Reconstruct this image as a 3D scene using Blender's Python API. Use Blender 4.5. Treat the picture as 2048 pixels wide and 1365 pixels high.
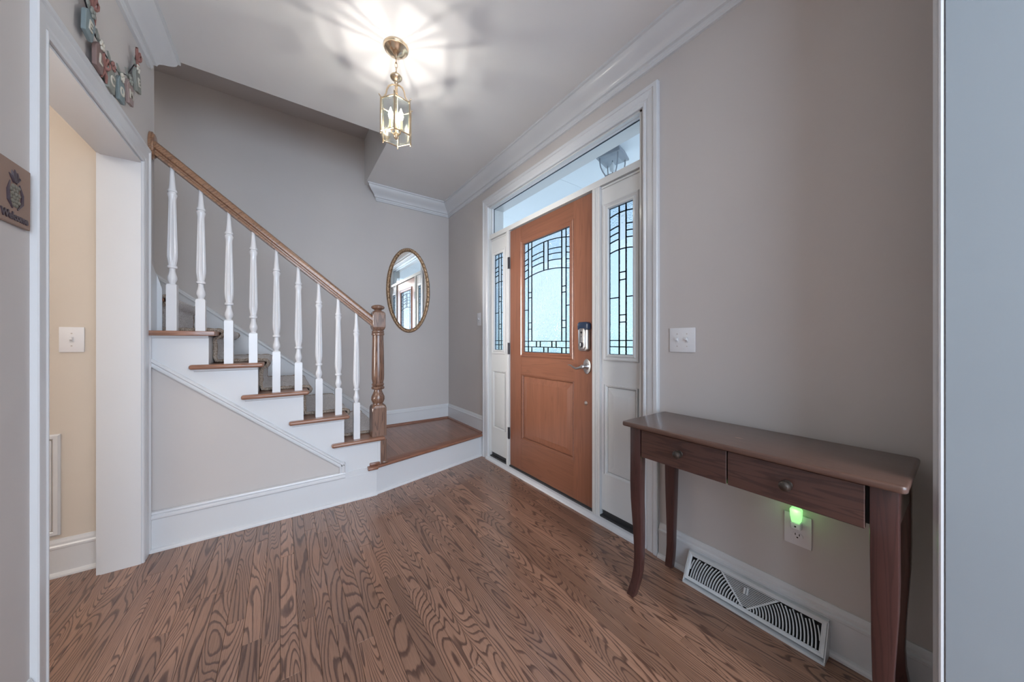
import bpy, bmesh, math, random
from mathutils import Vector, Matrix
PI = math.pi
for o in list(bpy.data.objects): bpy.data.objects.remove(o, do_unlink=True)
scn = bpy.context.scene
col = scn.collection
random.seed(7)

# ------------------------------------------------------------------ camera, sky, lights, exposure
cam = bpy.data.objects.new('camera', bpy.data.cameras.new('camera')); col.objects.link(cam)
cam.data.sensor_fit = 'HORIZONTAL'; cam.data.sensor_width = 36.0; cam.data.lens = 650 / 2048 * 36
cam.data.clip_start = 0.01; cam.data.clip_end = 200
cam.location = (0, 0, 1.11); cam.rotation_euler = (PI / 2, 0, -math.atan(461 / 650))
scn.camera = cam
vs = scn.view_settings
vs.view_transform = 'Standard'; vs.look = 'None'; vs.gamma = 1; vs.use_curve_mapping = False
vs.exposure = 1.28

w = bpy.data.worlds.new('sky'); scn.world = w; w.use_nodes = True
wn = w.node_tree; wn.nodes.clear()
wo = wn.nodes.new('ShaderNodeOutputWorld'); wb = wn.nodes.new('ShaderNodeBackground')
wtc = wn.nodes.new('ShaderNodeTexCoord'); wsx = wn.nodes.new('ShaderNodeSeparateXYZ'); wr = wn.nodes.new('ShaderNodeValToRGB')
wn.links.new(wtc.outputs['Generated'], wsx.inputs[0]); wn.links.new(wsx.outputs['Z'], wr.inputs[0])
wr.color_ramp.elements[0].position = 0.0; wr.color_ramp.elements[0].color = (0.72, 0.84, 0.95, 1)
wr.color_ramp.elements[1].position = 0.7; wr.color_ramp.elements[1].color = (0.42, 0.64, 0.92, 1)
wn.links.new(wr.outputs[0], wb.inputs[0]); wb.inputs[1].default_value = 0.58
wn.links.new(wb.outputs[0], wo.inputs[0])

def area(name, loc, target, sx, sy, power, color):
    l = bpy.data.lights.new(name, 'AREA'); l.shape = 'RECTANGLE'; l.size = sx; l.size_y = sy
    l.energy = power; l.color = color
    o = bpy.data.objects.new(name, l); col.objects.link(o); o.location = loc
    o.rotation_euler = (Vector(target) - Vector(loc)).to_track_quat('-Z', 'Y').to_euler()
    return o
sun = bpy.data.lights.new('sun', 'SUN'); sun.energy = 6.5; sun.angle = 0.01; sun.color = (1.0, 0.97, 0.92)
so = bpy.data.objects.new('sun', sun); col.objects.link(so); so.rotation_euler = Vector((0.55, 0.25, -0.80)).to_track_quat('-Z', 'Y').to_euler()
area('living_room_window_light', (0.1, -2.9, 1.5), (0.9, 2, 1.9), 2.8, 2.0, 60, (0.63, 0.80, 1.0))
sl_ = area('added_door_wall_fill', (-3.1, 1.5, 1.5), (1.6, 1.15, 1.6), 1.0, 1.8, 17, (1.0, 0.97, 0.94)); sl_.data.spread = math.radians(42)  # added unseen source, beamed through the opening to brighten the door wall
area('added_living_room_fill', (0.8, -1.9, 2.6), (0.8, -1.8, 0), 1.2, 1.2, 22, (1.0, 0.93, 0.84))  # unseen fill added behind the viewer, set back from the jamb
area('side_room_ceiling_light', (-1.9, 1.3, 2.6), (-1.9, 1.4, 0), 0.8, 0.8, 7.5, (1.0, 0.91, 0.79))
area('added_stairwell_fill', (-1.6, 3.1, 4.4), (-0.6, 3.1, 1), 0.8, 0.6, 5, (1.0, 0.96, 0.92))  # unseen fill added above the stairs

# ------------------------------------------------------------------ node helpers and materials
def N(nt, t, **kw):
    n = nt.nodes.new(t)
    for k, v in kw.items():
        if k in ('operation', 'blend_type', 'data_type', 'wave_type', 'bands_direction', 'noise_dimensions', 'feature', 'mode', 'vector_type', 'rotation_type', 'interpolation'): setattr(n, k, v)
        else:
            try: n.inputs[int(k[1:]) if k[0] == 'i' and k[1:].isdigit() else k.replace('_', ' ')].default_value = v
            except Exception as e: print('node', t, k, e)
    return n
def math_(nt, op, a, b=None):
    n = nt.nodes.new('ShaderNodeMath'); n.operation = op
    for i, v in enumerate((a, b)):
        if v is None: continue
        if hasattr(v, 'links'): nt.links.new(v, n.inputs[i])
        else: n.inputs[i].default_value = v
    return n.outputs[0]
def mixc(nt, f, a, b, mode='MIX'):
    n = nt.nodes.new('ShaderNodeMix'); n.data_type = 'RGBA'; n.blend_type = mode
    for i, v in ((0, f), (6, a), (7, b)):
        if hasattr(v, 'links'): nt.links.new(v, n.inputs[i])
        elif i == 0: n.inputs[0].default_value = v
        else: n.inputs[i].default_value = (*v[:3], 1)
    return n.outputs[2]
def ramp(nt, f, stops, interp='LINEAR'):
    n = nt.nodes.new('ShaderNodeValToRGB'); nt.links.new(f, n.inputs[0]); n.color_ramp.interpolation = interp
    els = n.color_ramp.elements
    while len(els) < len(stops): els.new(0.5)
    for e, (p, c) in zip(els, stops):
        e.position = p; e.color = (c, c, c, 1) if not hasattr(c, '__len__') else (*c[:3], 1)
    return n.outputs[0]
def base(name, color=(0.8,) * 3, rough=0.5, metal=0.0, coat=0.0, spec=0.5):
    m = bpy.data.materials.new(name); m.use_nodes = True; nt = m.node_tree
    b = nt.nodes['Principled BSDF']
    b.inputs['Base Color'].default_value = (*color, 1); b.inputs['Roughness'].default_value = rough
    b.inputs['Metallic'].default_value = metal; b.inputs['Coat Weight'].default_value = coat
    b.inputs['Coat Roughness'].default_value = 0.12; b.inputs['Specular IOR Level'].default_value = spec
    return m, nt, b
def bump(nt, b, h, strength, dist=0.001):
    n = nt.nodes.new('ShaderNodeBump'); n.inputs['Strength'].default_value = strength; n.inputs['Distance'].default_value = dist
    nt.links.new(h, n.inputs['Height']); nt.links.new(n.outputs[0], b.inputs['Normal'])
def pos(nt): return nt.nodes.new('ShaderNodeNewGeometry').outputs['Position']
def noise(nt, vec, scale, detail=2.0, rough=0.5, dist=0.0):
    n = nt.nodes.new('ShaderNodeTexNoise'); n.inputs['Scale'].default_value = scale; n.inputs['Detail'].default_value = detail
    n.inputs['Roughness'].default_value = rough; n.inputs['Distortion'].default_value = dist
    nt.links.new(vec, n.inputs['Vector']); return n.outputs['Fac']
def vmath(nt, op, a, b):
    n = nt.nodes.new('ShaderNodeVectorMath'); n.operation = op
    nt.links.new(a, n.inputs[0])
    if hasattr(b, 'links'): nt.links.new(b, n.inputs[1])
    else: n.inputs[1].default_value = b
    return n.outputs[0]

def paint(name, c, rough=0.6, tex=0.15, coat=0.0):
    m, nt, b = base(name, c, rough, coat=coat)
    p = pos(nt)
    n1 = noise(nt, p, 2.2, 3)
    nt.links.new(mixc(nt, n1, [x * 0.96 for x in c], [min(1, x * 1.04) for x in c]), b.inputs['Base Color'])
    bump(nt, b, noise(nt, p, 260, 2), tex, 0.0006)
    return m
def wood(name, light, mid, dark, axis='Y', sx=14.0, sl=1.3, bands=14, rough=0.35, coat=0.3, rnd=0.0, contrast=1.0, rot=0.0):
    """contour-line grain: bands of a noise field stretched along the board"""
    m, nt, b = base(name, mid, rough, coat=coat)
    p = pos(nt)
    if rot:
        r = nt.nodes.new('ShaderNodeVectorRotate'); r.rotation_type = 'Y_AXIS'; r.inputs['Angle'].default_value = rot
        nt.links.new(p, r.inputs['Vector']); p = r.outputs[0]
    oi = nt.nodes.new('ShaderNodeObjectInfo')
    rv = nt.nodes.new('ShaderNodeCombineXYZ')
    for i, k in enumerate((37.0, 91.0, 53.0)): nt.links.new(math_(nt, 'MULTIPLY', oi.outputs['Random'], k), rv.inputs[i])
    p2 = vmath(nt, 'ADD', p, rv.outputs[0])
    s = {'X': (sl, sx, sx), 'Y': (sx, sl, sx), 'Z': (sx, sx, sl)}[axis]
    st = vmath(nt, 'MULTIPLY', p2, s)
    f = noise(nt, st, 1.0, 1.2, 0.35, 0.35)
    jit = noise(nt, vmath(nt, 'MULTIPLY', p2, tuple(x * 9 for x in s)), 1.0, 3, 0.6)
    v = math_(nt, 'MULTIPLY', f, bands)
    v = math_(nt, 'ADD', v, math_(nt, 'MULTIPLY', jit, 0.42))
    fr = math_(nt, 'FRACT', v)
    lines = ramp(nt, fr, [(0.0, 0.0), (0.14, 0.95), (0.27, 0.8), (0.44, 0.05), (0.93, 0.0), (1.0, 0.0)], 'EASE')
    por = noise(nt, vmath(nt, 'MULTIPLY', p2, tuple(x * (32 if x == sx else 9) for x in s)), 1.0, 2, 0.6)
    porr = ramp(nt, por, [(0.42, 0.0), (0.72, 1.0)])
    c1 = mixc(nt, f, light, mid)
    if rnd:
        rr = ramp(nt, oi.outputs['Random'], [(0.0, 1 - rnd), (0.5, 1.0), (1.0, 1 + rnd * 0.8)])
        c1 = mixc(nt, 1.0, c1, rr, 'MULTIPLY')
    c2 = mixc(nt, math_(nt, 'MULTIPLY', porr, 0.34 * contrast), c1, dark)
    c3 = mixc(nt, math_(nt, 'MULTIPLY', lines, contrast), c2, dark)
    nt.links.new(c3, b.inputs['Base Color'])
    bump(nt, b, math_(nt, 'ADD', math_(nt, 'MULTIPLY', lines, -0.6), math_(nt, 'MULTIPLY', porr, -0.4)), 0.12, 0.001)
    return m

M = {}
M['wall'] = paint('greige_wall_paint', (0.575, 0.538, 0.52), 0.62, 0.2)
M['wall_warm'] = paint('side_room_wall_paint', (0.64, 0.575, 0.50), 0.62, 0.2)
M['ceil'] = paint('ceiling_paint', (0.80, 0.79, 0.78), 0.7, 0.15)
M['trim'] = paint('white_trim_paint', (0.67, 0.68, 0.70), 0.32, 0.08, 0.2)
M['side'] = paint('white_sidelight_paint', (0.63, 0.635, 0.63), 0.35, 0.1, 0.15)
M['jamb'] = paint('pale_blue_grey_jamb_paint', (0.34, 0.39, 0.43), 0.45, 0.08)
M['balu'] = paint('white_baluster_paint', (0.74, 0.74, 0.76), 0.28, 0.05, 0.3)
M['plastic'] = paint('white_plastic', (0.78, 0.78, 0.80), 0.3, 0.0, 0.2)
M['ventm'] = paint('white_enamel', (0.66, 0.69, 0.71), 0.35, 0.0, 0.1)
M['floor'] = wood('oak_strip_floor', (0.385, 0.215, 0.145), (0.29, 0.155, 0.10), (0.065, 0.027, 0.018), 'Y', 10.0, 1.15, 30, 0.30, 0.35, 0.22, 0.9)
M['landing'] = wood('oak_landing', (0.33, 0.155, 0.095), (0.27, 0.12, 0.075), (0.12, 0.05, 0.03), 'Y', 16, 1.6, 8, 0.3, 0.3, 0.22, 0.35)
M['tread'] = wood('oak_tread', (0.36, 0.18, 0.115), (0.28, 0.135, 0.085), (0.14, 0.062, 0.04), 'X', 26, 2.0, 7, 0.3, 0.4, 0.05, 0.5)
M['nosing'] = wood('oak_nosing', (0.29, 0.13, 0.08), (0.23, 0.098, 0.06), (0.12, 0.045, 0.03), 'X', 26, 2.0, 7, 0.3, 0.4, 0.05, 0.5)
M['newel'] = wood('oak_newel', (0.25, 0.135, 0.088), (0.18, 0.094, 0.06), (0.07, 0.033, 0.022), 'Z', 30, 2.4, 9, 0.28, 0.5, 0, 0.85)
M['rail'] = wood('oak_handrail', (0.38, 0.205, 0.115), (0.28, 0.145, 0.08), (0.12, 0.055, 0.033), 'X', 30, 1.6, 9, 0.28, 0.5, 0, 0.7, math.atan(0.812))
M['doorv'] = wood('mahogany_upright', (0.235, 0.093, 0.052), (0.185, 0.07, 0.038), (0.095, 0.033, 0.019), 'Z', 30, 0.9, 9, 0.36, 0.25, 0.04, 0.32)
M['doorh'] = wood('mahogany_crosswise', (0.225, 0.09, 0.05), (0.178, 0.067, 0.036), (0.095, 0.033, 0.019), 'Y', 30, 0.9, 9, 0.36, 0.25, 0.04, 0.32)
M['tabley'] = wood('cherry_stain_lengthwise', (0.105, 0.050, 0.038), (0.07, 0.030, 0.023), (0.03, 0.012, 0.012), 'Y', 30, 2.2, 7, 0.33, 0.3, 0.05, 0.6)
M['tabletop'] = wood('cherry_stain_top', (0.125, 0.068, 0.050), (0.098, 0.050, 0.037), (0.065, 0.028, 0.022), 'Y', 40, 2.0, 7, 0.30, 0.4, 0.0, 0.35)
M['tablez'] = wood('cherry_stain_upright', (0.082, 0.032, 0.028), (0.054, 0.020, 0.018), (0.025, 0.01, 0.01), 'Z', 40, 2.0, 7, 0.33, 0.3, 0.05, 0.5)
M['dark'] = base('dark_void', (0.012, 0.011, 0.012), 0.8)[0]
M['rubber'] = base('dark_sweep', (0.035, 0.035, 0.037), 0.5)[0]
M['hinge'] = base('dark_bronze', (0.035, 0.03, 0.035), 0.4, 0.7)[0]
M['knobm'] = base('antique_pewter', (0.10, 0.085, 0.075), 0.35, 0.8)[0]
M['nickel'] = base('satin_nickel', (0.58, 0.56, 0.55), 0.28, 1.0)[0]
M['navy'] = base('dark_blue_plastic', (0.02, 0.035, 0.07), 0.25, 0, 0.3)[0]
M['brass'] = base('aged_brass', (0.74, 0.60, 0.43), 0.25, 1.0)[0]
M['candle'] = base('candle_sleeve', (0.75, 0.62, 0.38), 0.5)[0]
M['lead'] = base('lead_came', (0.03, 0.055, 0.085), 0.45, 0.3)[0]
M['slot'] = base('socket_slot', (0.02, 0.02, 0.02), 0.6)[0]
M['scratch'] = base('bare_scratch', (0.42, 0.26, 0.2), 0.5)[0]
M['porch'] = paint('porch_ceiling_paint', (0.78, 0.84, 0.88), 0.6, 0.0)
M['extm'] = base('porch_lantern_metal', (0.22, 0.26, 0.31), 0.5, 0.2)[0]
M['conc'] = paint('porch_concrete', (0.72, 0.76, 0.78), 0.8, 0.2)
M['bounce_ground'] = paint('pale_bounce_ground', (0.62, 0.67, 0.73), 0.9, 0.3)  # outside ground made pale so it reflects sun up under the porch
M['green'] = paint('sage_painted_wood', (0.27, 0.28, 0.25), 0.7, 0.1)
M['teal'] = paint('teal_painted_wood', (0.21, 0.26, 0.27), 0.7, 0.1)
M['brownp'] = paint('brown_painted_wood', (0.24, 0.16, 0.145), 0.7, 0.1)
M['pinkp'] = paint('pink_painted_wood', (0.33, 0.25, 0.235), 0.7, 0.1)
M['cream'] = paint('cream_paint', (0.62, 0.58, 0.5), 0.7, 0.0)
M['raffia'] = paint('red_raffia', (0.30, 0.14, 0.12), 0.8, 0.1)
M['plaqw'] = paint('tan_pressed_clay', (0.30, 0.20, 0.155), 0.6, 0.4)
M['plaqd'] = base('dark_glaze', (0.055, 0.035, 0.045), 0.35)[0]
M['plaqg'] = paint('grey_green_glaze', (0.19, 0.175, 0.14), 0.5, 0.4)
M['mirror'] = base('mirror_silver', (0.93, 0.95, 0.95), 0.01, 1.0)[0]

def mk_gilt():
    m, nt, b = base('gilt_frame', (0.42, 0.27, 0.15), 0.35, 0.75)
    p = pos(nt); n = noise(nt, p, 130, 3, 0.6)
    nt.links.new(ramp(nt, n, [(0.3, (0.13, 0.075, 0.045)), (0.55, (0.45, 0.29, 0.17)), (0.75, (0.75, 0.58, 0.42))]), b.inputs['Base Color'])
    bump(nt, b, noise(nt, p, 170, 3, 0.6), 0.7, 0.003); return m
M['gilt'] = mk_gilt()
def mk_carpet(name, a, bcol, c):
    m, nt, b = base(name, a, 0.95, spec=0.1)
    p = pos(nt); n = noise(nt, p, 170, 3, 0.7); n2 = noise(nt, p, 9, 2)
    cc = ramp(nt, n, [(0.32, c), (0.47, a), (0.62, bcol)])
    cc = mixc(nt, math_(nt, 'MULTIPLY', n2, 0.35), cc, [x * 0.7 for x in a])
    nt.links.new(cc, b.inputs['Base Color']); bump(nt, b, n, 0.9, 0.006); return m
M['carpet'] = mk_carpet('grey_beige_carpet', (0.76, 0.72, 0.71), (0.92, 0.90, 0.90), (0.44, 0.39, 0.37))
M['binding'] = mk_carpet('brown_carpet_edge', (0.36, 0.28, 0.22), (0.60, 0.50, 0.42), (0.10, 0.07, 0.05))

def mk_glass(name, kind):
    m = bpy.data.materials.new(name); m.use_nodes = True; nt = m.node_tree; nt.nodes.clear()
    out = nt.nodes.new('ShaderNodeOutputMaterial')
    tr = nt.nodes.new('ShaderNodeBsdfTransparent'); gl = nt.nodes.new('ShaderNodeBsdfGlossy'); gl.inputs['Roughness'].default_value = 0.03
    tint = {'clear': (0.97, 0.99, 1.0), 'lamp': (0.97, 0.99, 0.97), 'water': (0.80, 0.91, 0.99), 'seed': (0.70, 0.86, 0.99), 'bevel': (0.88, 0.96, 1.0)}[kind]
    tr.inputs[0].default_value = (*tint, 1)
    lw = nt.nodes.new('ShaderNodeLayerWeight'); lw.inputs['Blend'].default_value = 0.5
    fr = math_(nt, 'ADD', math_(nt, 'MULTIPLY', math_(nt, 'POWER', lw.outputs['Facing'], 4.0), 0.8), 0.05)
    mx = nt.nodes.new('ShaderNodeMixShader'); nt.links.new(fr, mx.inputs[0])
    last = tr.outputs[0]
    if kind in ('water', 'seed', 'bevel'):
        p = pos(nt)
        if kind == 'water':
            h = noise(nt, vmath(nt, 'MULTIPLY', p, (60, 95, 26)), 1.0, 2.0, 0.5, 1.4)
        elif kind == 'seed':
            h = noise(nt, vmath(nt, 'MULTIPLY', p, (150, 150, 110)), 1.0, 1.0)
        else:
            h = noise(nt, vmath(nt, 'MULTIPLY', p, (40, 70, 40)), 1.0, 1.0)
        bp = nt.nodes.new('ShaderNodeBump'); bp.inputs['Strength'].default_value = 1.0
        bp.inputs['Distance'].default_value = {'water': 0.010, 'seed': 0.006, 'bevel': 0.006}[kind]
        nt.links.new(h, bp.inputs['Height'])
        rf = nt.nodes.new('ShaderNodeBsdfRefraction'); rf.inputs['IOR'].default_value = 1.4; rf.inputs['Roughness'].default_value = 0.08
        rf.inputs[0].default_value = (*tint, 1)
        nt.links.new(bp.outputs[0], rf.inputs['Normal']); nt.links.new(bp.outputs[0], gl.inputs['Normal'])
        m2 = nt.nodes.new('ShaderNodeMixShader'); m2.inputs[0].default_value = 0.8 if kind != 'bevel' else 0.5
        nt.links.new(tr.outputs[0], m2.inputs[1]); nt.links.new(rf.outputs[0], m2.inputs[2]); last = m2.outputs[0]
    nt.links.new(last, mx.inputs[1]); nt.links.new(gl.outputs[0], mx.inputs[2]); nt.links.new(mx.outputs[0], out.inputs[0])
    return m
for k in ('clear', 'lamp', 'water', 'seed', 'bevel'): M['g_' + k] = mk_glass('glass_' + k, k)
def emit(name, c, s):
    m, nt, b = base(name, c, 0.3); b.inputs['Emission Color'].default_value = (*c, 1); b.inputs['Emission Strength'].default_value = s; return m
_m, _n, _b = base('cut_glass_edge', (0.93, 0.97, 0.95), 0.12)
_b.inputs['Transmission Weight'].default_value = 1.0; M['g_edge'] = _m
M['bulb'] = emit('lit_bulb', (1.0, 0.93, 0.80), 7.0)
_nt = M['bulb'].node_tree; _o = [n for n in _nt.nodes if n.type == 'OUTPUT_MATERIAL'][0]
_t = _nt.nodes.new('ShaderNodeBsdfTransparent'); _m = _nt.nodes.new('ShaderNodeMixShader'); _m.inputs[0].default_value = 0.3
_nt.links.new(_t.outputs[0], _m.inputs[1]); _nt.links.new(_nt.nodes['Principled BSDF'].outputs[0], _m.inputs[2]); _nt.links.new(_m.outputs[0], _o.inputs[0])
M['green_led'] = emit('green_lens', (0.30, 0.80, 0.26), 0.55)

# ------------------------------------------------------------------ mesh builder
ORG = {}
def link(o, parent=None, origin=(0, 0, 0)):
    col.objects.link(o); org = Vector(origin)
    if parent is not None:
        o.parent = parent; o.location = org - ORG[parent.name]
    else: o.location = org
    ORG[o.name] = org
    return o
def tag(o, label=None, cat=None, group=None, kind=None):
    if label: o['label'] = label
    if cat: o['category'] = cat
    if group: o['group'] = group
    if kind: o['kind'] = kind
    return o
def thing(name, label, cat, loc, group=None, kind=None):
    o = bpy.data.objects.new(name, None); o.empty_display_size = 0.1
    link(o, None, loc); return tag(o, label, cat, group, kind)

class MB:
    def __init__(s): s.bm = bmesh.new(); s.keep = False
    def v(s, *p): return s.bm.verts.new(p[0] if len(p) == 1 else p)
    def f(s, vs):
        try: return s.bm.faces.new(vs)
        except ValueError: return None
    def box(s, x0, x1, y0, y1, z0, z1):
        x0, x1 = sorted((x0, x1)); y0, y1 = sorted((y0, y1)); z0, z1 = sorted((z0, z1))
        V = [s.v(x, y, z) for z in (z0, z1) for y in (y0, y1) for x in (x0, x1)]
        for q in ((0, 2, 3, 1), (4, 5, 7, 6), (0, 1, 5, 4), (2, 6, 7, 3), (0, 4, 6, 2), (1, 3, 7, 5)): s.f([V[i] for i in q])
        return s
    def prism(s, pts, fn, t0, t1):
        a = [s.v(fn(u, v, t0)) for u, v in pts]; b = [s.v(fn(u, v, t1)) for u, v in pts]
        s.f(a); s.f(b[::-1]); n = len(pts)
        for i in range(n): s.f([a[i], b[i], b[(i + 1) % n], a[(i + 1) % n]])
        return s
    def extr(s, prof, P, D, L, A, B, m0=(0, 0), m1=(0, 0)):
        """closed profile (a,b) pushed from P along D; ends mitred by shift = k.(a,b)"""
        P, D, A, B = map(Vector, (P, D, A, B))
        r0 = [s.v(P + A * a + B * b + D * (m0[0] * a + m0[1] * b)) for a, b in prof]
        r1 = [s.v(P + A * a + B * b + D * (L + m1[0] * a + m1[1] * b)) for a, b in prof]
        s.f(r0); s.f(r1[::-1]); n = len(prof)
        for i in range(n): s.f([r0[i], r1[i], r1[(i + 1) % n], r0[(i + 1) % n]])
        return s
    def rings(s, rings, close=True, caps=True):
        R = [[s.v(p) for p in r] for r in rings]; n = len(R[0])
        for a, b in zip(R, R[1:]):
            for i in range(n if close else n - 1): s.f([a[i], a[(i + 1) % n], b[(i + 1) % n], b[i]])
        if caps: s.f(R[0][::-1]); s.f(R[-1])
        return s
    def lathe(s, prof, c=(0, 0), n=24, flute=None, axis='Z', base=0.0):
        """prof: (height, radius[, flute amount])"""
        rg = []
        for p in prof:
            h, r = p[0], p[1]; fl = p[2] if len(p) > 2 else 0
            ring = []
            for i in range(n):
                t = 2 * PI * i / n; rr = r * (1 - fl * (0.5 - 0.5 * math.cos(flute * t))) if fl else r
                a, b = rr * math.cos(t), rr * math.sin(t)
                ring.append({'Z': (c[0] + a, c[1] + b, base + h), 'X': (base + h, c[0] + a, c[1] + b), 'Y': (c[0] + a, base + h, c[1] + b)}[axis])
            rg.append(ring)
        return s.rings(rg)
    def tube(s, pts, r, n=8):
        pts = [Vector(p) for p in pts]; rg = []
        rs = r if hasattr(r, '__len__') else [r] * len(pts)
        up = None
        for i, p in enumerate(pts):
            d = (pts[min(i + 1, len(pts) - 1)] - pts[max(i - 1, 0)]).normalized()
            if up is None: up = Vector((0, 0, 1)) if abs(d.z) < 0.9 else Vector((1, 0, 0))
            a = d.cross(up).normalized(); b = a.cross(d).normalized(); up = b
            rg.append([p + (a * math.cos(2 * PI * k / n) + b * math.sin(2 * PI * k / n)) * rs[i] for k in range(n)])
        return s.rings(rg)
    def ball(s, c, r, sc=(1, 1, 1), seg=12, rg=8):
        m = Matrix.Translation(c) @ Matrix.Diagonal((r * sc[0], r * sc[1], r * sc[2], 1))
        bmesh.ops.create_uvsphere(s.bm, u_segments=seg, v_segments=rg, radius=1, matrix=m); return s
    def frame(s, fn, h0, h1, v0, v1, prof, legs=False):
        """moulding round the rectangle; prof (outward, proud). legs: three sided with open bottom"""
        L = []
        for a, b in prof:
            if legs: q = [(h0 - a, v0), (h0 - a, v1 + a), (h1 + a, v1 + a), (h1 + a, v0)]
            else: q = [(h0 - a, v0 - a), (h0 - a, v1 + a), (h1 + a, v1 + a), (h1 + a, v0 - a)]
            L.append([s.v(fn(h, v, b)) for h, v in q])
        n = len(L); m = 3 if legs else 4
        for i in range(n):
            A, B = L[i], L[(i + 1) % n]
            for k in range(m): s.f([A[k], A[(k + 1) % 4], B[(k + 1) % 4], B[k]])
        if legs:
            s.f([l[0] for l in L]); s.f([l[3] for l in L][::-1])
        return s
    def bevel(s, w_, seg=2, ang=0.6):
        bmesh.ops.recalc_face_normals(s.bm, faces=s.bm.faces)
        es = [e for e in s.bm.edges if len(e.link_faces) == 2 and e.calc_face_angle(0) > ang]
        bmesh.ops.bevel(s.bm, geom=es, offset=w_, segments=seg, profile=0.5, affect='EDGES', clamp_overlap=True); return s
    def mesh(s, name, mat, smooth=False, origin=None):
        if not s.keep: bmesh.ops.recalc_face_normals(s.bm, faces=s.bm.faces)
        me = bpy.data.meshes.new(name)
        vs_ = [v.co for v in s.bm.verts]
        lo = [min(v[i] for v in vs_) for i in range(3)]; hi = [max(v[i] for v in vs_) for i in range(3)]
        if origin is None: origin = ((lo[0] + hi[0]) / 2, (lo[1] + hi[1]) / 2, lo[2])
        for v in s.bm.verts: v.co = v.co - Vector(origin)
        s.bm.to_mesh(me); s.bm.free(); me.materials.append(M[mat])
        if smooth:
            me.polygons.foreach_set('use_smooth', [True] * len(me.polygons))
            try: me.set_sharp_from_angle(angle=smooth if smooth is not True else 0.7)
            except Exception: pass
        return me, origin
    def build(s, name, mat, parent=None, smooth=False, origin=None):
        me, og = s.mesh(name, mat, smooth, origin)
        return link(bpy.data.objects.new(name, me), parent, og)
def struct(name, mb, mat, label=None, smooth=False, parent=None):
    o = mb.build(name, mat, parent, smooth)
    if parent is None: tag(o, label, None, None, 'structure')
    return o
def text_part(body, size, depth, fn, mat, name='letter', parent=None, bold=0.0):
    cu = bpy.data.curves.new('t', 'FONT'); cu.body = body; cu.size = size; cu.extrude = depth / 2; cu.offset = bold
    cu.align_x = 'CENTER'; cu.align_y = 'CENTER'; cu.resolution_u = 3
    to = bpy.data.objects.new('t', cu); col.objects.link(to)
    dg = bpy.context.evaluated_depsgraph_get(); me = to.evaluated_get(dg).to_mesh()
    b = MB(); b.bm.from_mesh(me); to.evaluated_get(dg).to_mesh_clear()
    bpy.data.objects.remove(to, do_unlink=True); bpy.data.curves.remove(cu)
    for v in b.bm.verts: v.co = Vector(fn(v.co.x, v.co.y, v.co.z + depth / 2))
    return b.build(name, mat, parent)

XW = 1.60      # inner face of the front (door) wall
YM = 3.54      # face of the wall with the mirror
XL = -0.572    # face of the left wall
HC = 2.69      # ceiling
YS = 2.49      # face of the stair side
LZ = 0.215     # landing height
def onW(X): return lambda h, v, o: (X - o, h, v)         # plane facing -X
def onL(X): return lambda h, v, o: (X + o, h, v)         # plane facing +X
def onY_(Y): return lambda h, v, o: (h, Y - o, v)        # plane facing -Y

# ------------------------------------------------------------------ room shell
fl = struct('floor', MB().box(-3.2, 1.75, -3.2, 3.7, -0.12, -0.012), 'floor', 'oak strip floor of the entry hall running to the front door')
# strips one by one in the part of the hall that is seen
SW = 0.0572; x = 1.598; rows = []
rng = random.Random(11)
protos = {}
while x > -1.32:
    y = 0.28 - rng.random() * 0.5
    yend = 2.49 if x < 0.56 else 2.49 + (x - 0.56) * 0.25 + 0.01
    while y < yend:
        L = rng.choice((0.42, 0.56, 0.74, 0.92, 1.15, 1.4))
        y1 = min(y + L, yend)
        if yend - y1 < 0.2: y1 = yend
        if x - SW < XL - 0.13 or y1 > 0.3:
            b = MB(); b.box(x - SW + 0.0004, x - 0.0004, y + 0.0004, y1 - 0.0004, -0.014, 0.0)
            for v in b.bm.verts:
                if v.co.z > -0.001: pass
            es = [e for e in b.bm.edges if all(v.co.z > -0.001 for v in e.verts)]
            bmesh.ops.bevel(b.bm, geom=es, offset=0.0008, segments=1, affect='EDGES')
            b.build('plank', 'floor', fl)
        y = y1
    x -= SW
# front wall with one opening for door, sidelights and transom
OY0, OY1, OZ = 1.035, 2.64, 2.375
struct('wall_front', MB().box(XW, XW + 0.16, -3.2, OY0, -0.1, HC + 0.1).box(XW, XW + 0.16, OY1, YM + 0.1, -0.1, HC + 0.1).box(XW, XW + 0.16, OY0, OY1, OZ, HC + 0.1), 'wall', 'greige painted wall holding the front door')
struct('wall_far', MB().box(-3.2, XW + 0.16, YM, YM + 0.12, -0.1, 5.0), 'wall', 'greige painted wall behind the stairs with the oval mirror')
# left wall with cased opening Y 1.577..2.39, head at 2.005
struct('wall_left', MB().box(XL - 0.125, XL, 0.02, 1.577, -0.1, HC + 0.1).box(XL - 0.125, XL, 2.39, 2.60, -0.1, HC + 0.1).box(XL - 0.125, XL, 1.577, 2.39, 2.005, HC + 0.1), 'wall', 'greige painted wall with the cased opening')
struct('wall_side_room', MB().box(-3.2, XL - 0.125, YS + 0.01, 2.60, -0.1, HC + 0.1), 'wall_warm', 'cream painted wall of the side room beyond the opening')
struct('wall_side_room_end', MB().box(-3.32, -3.2, -3.2, 3.7, -0.1, 5.0), 'wall_warm', 'end wall of the side room')
struct('wall_side_divider', MB().box(-3.2, XL - 0.125, 0.02, 0.14, -0.1, HC + 0.1), 'wall_warm', 'wall dividing the side room from the room behind the viewer')
struct('wall_back', MB().box(-3.2, 1.76, -3.32, -3.2, -0.1, HC + 0.1), 'wall', 'back wall of the room behind the viewer')
struct('wall_opening_side', MB().box(1.318, XW, -0.10, 0.03, 0, HC).box(XL, 1.318, -0.10, 0.03, 2.46, HC), 'wall', 'wall stub and header of the opening beside the console table')
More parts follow.
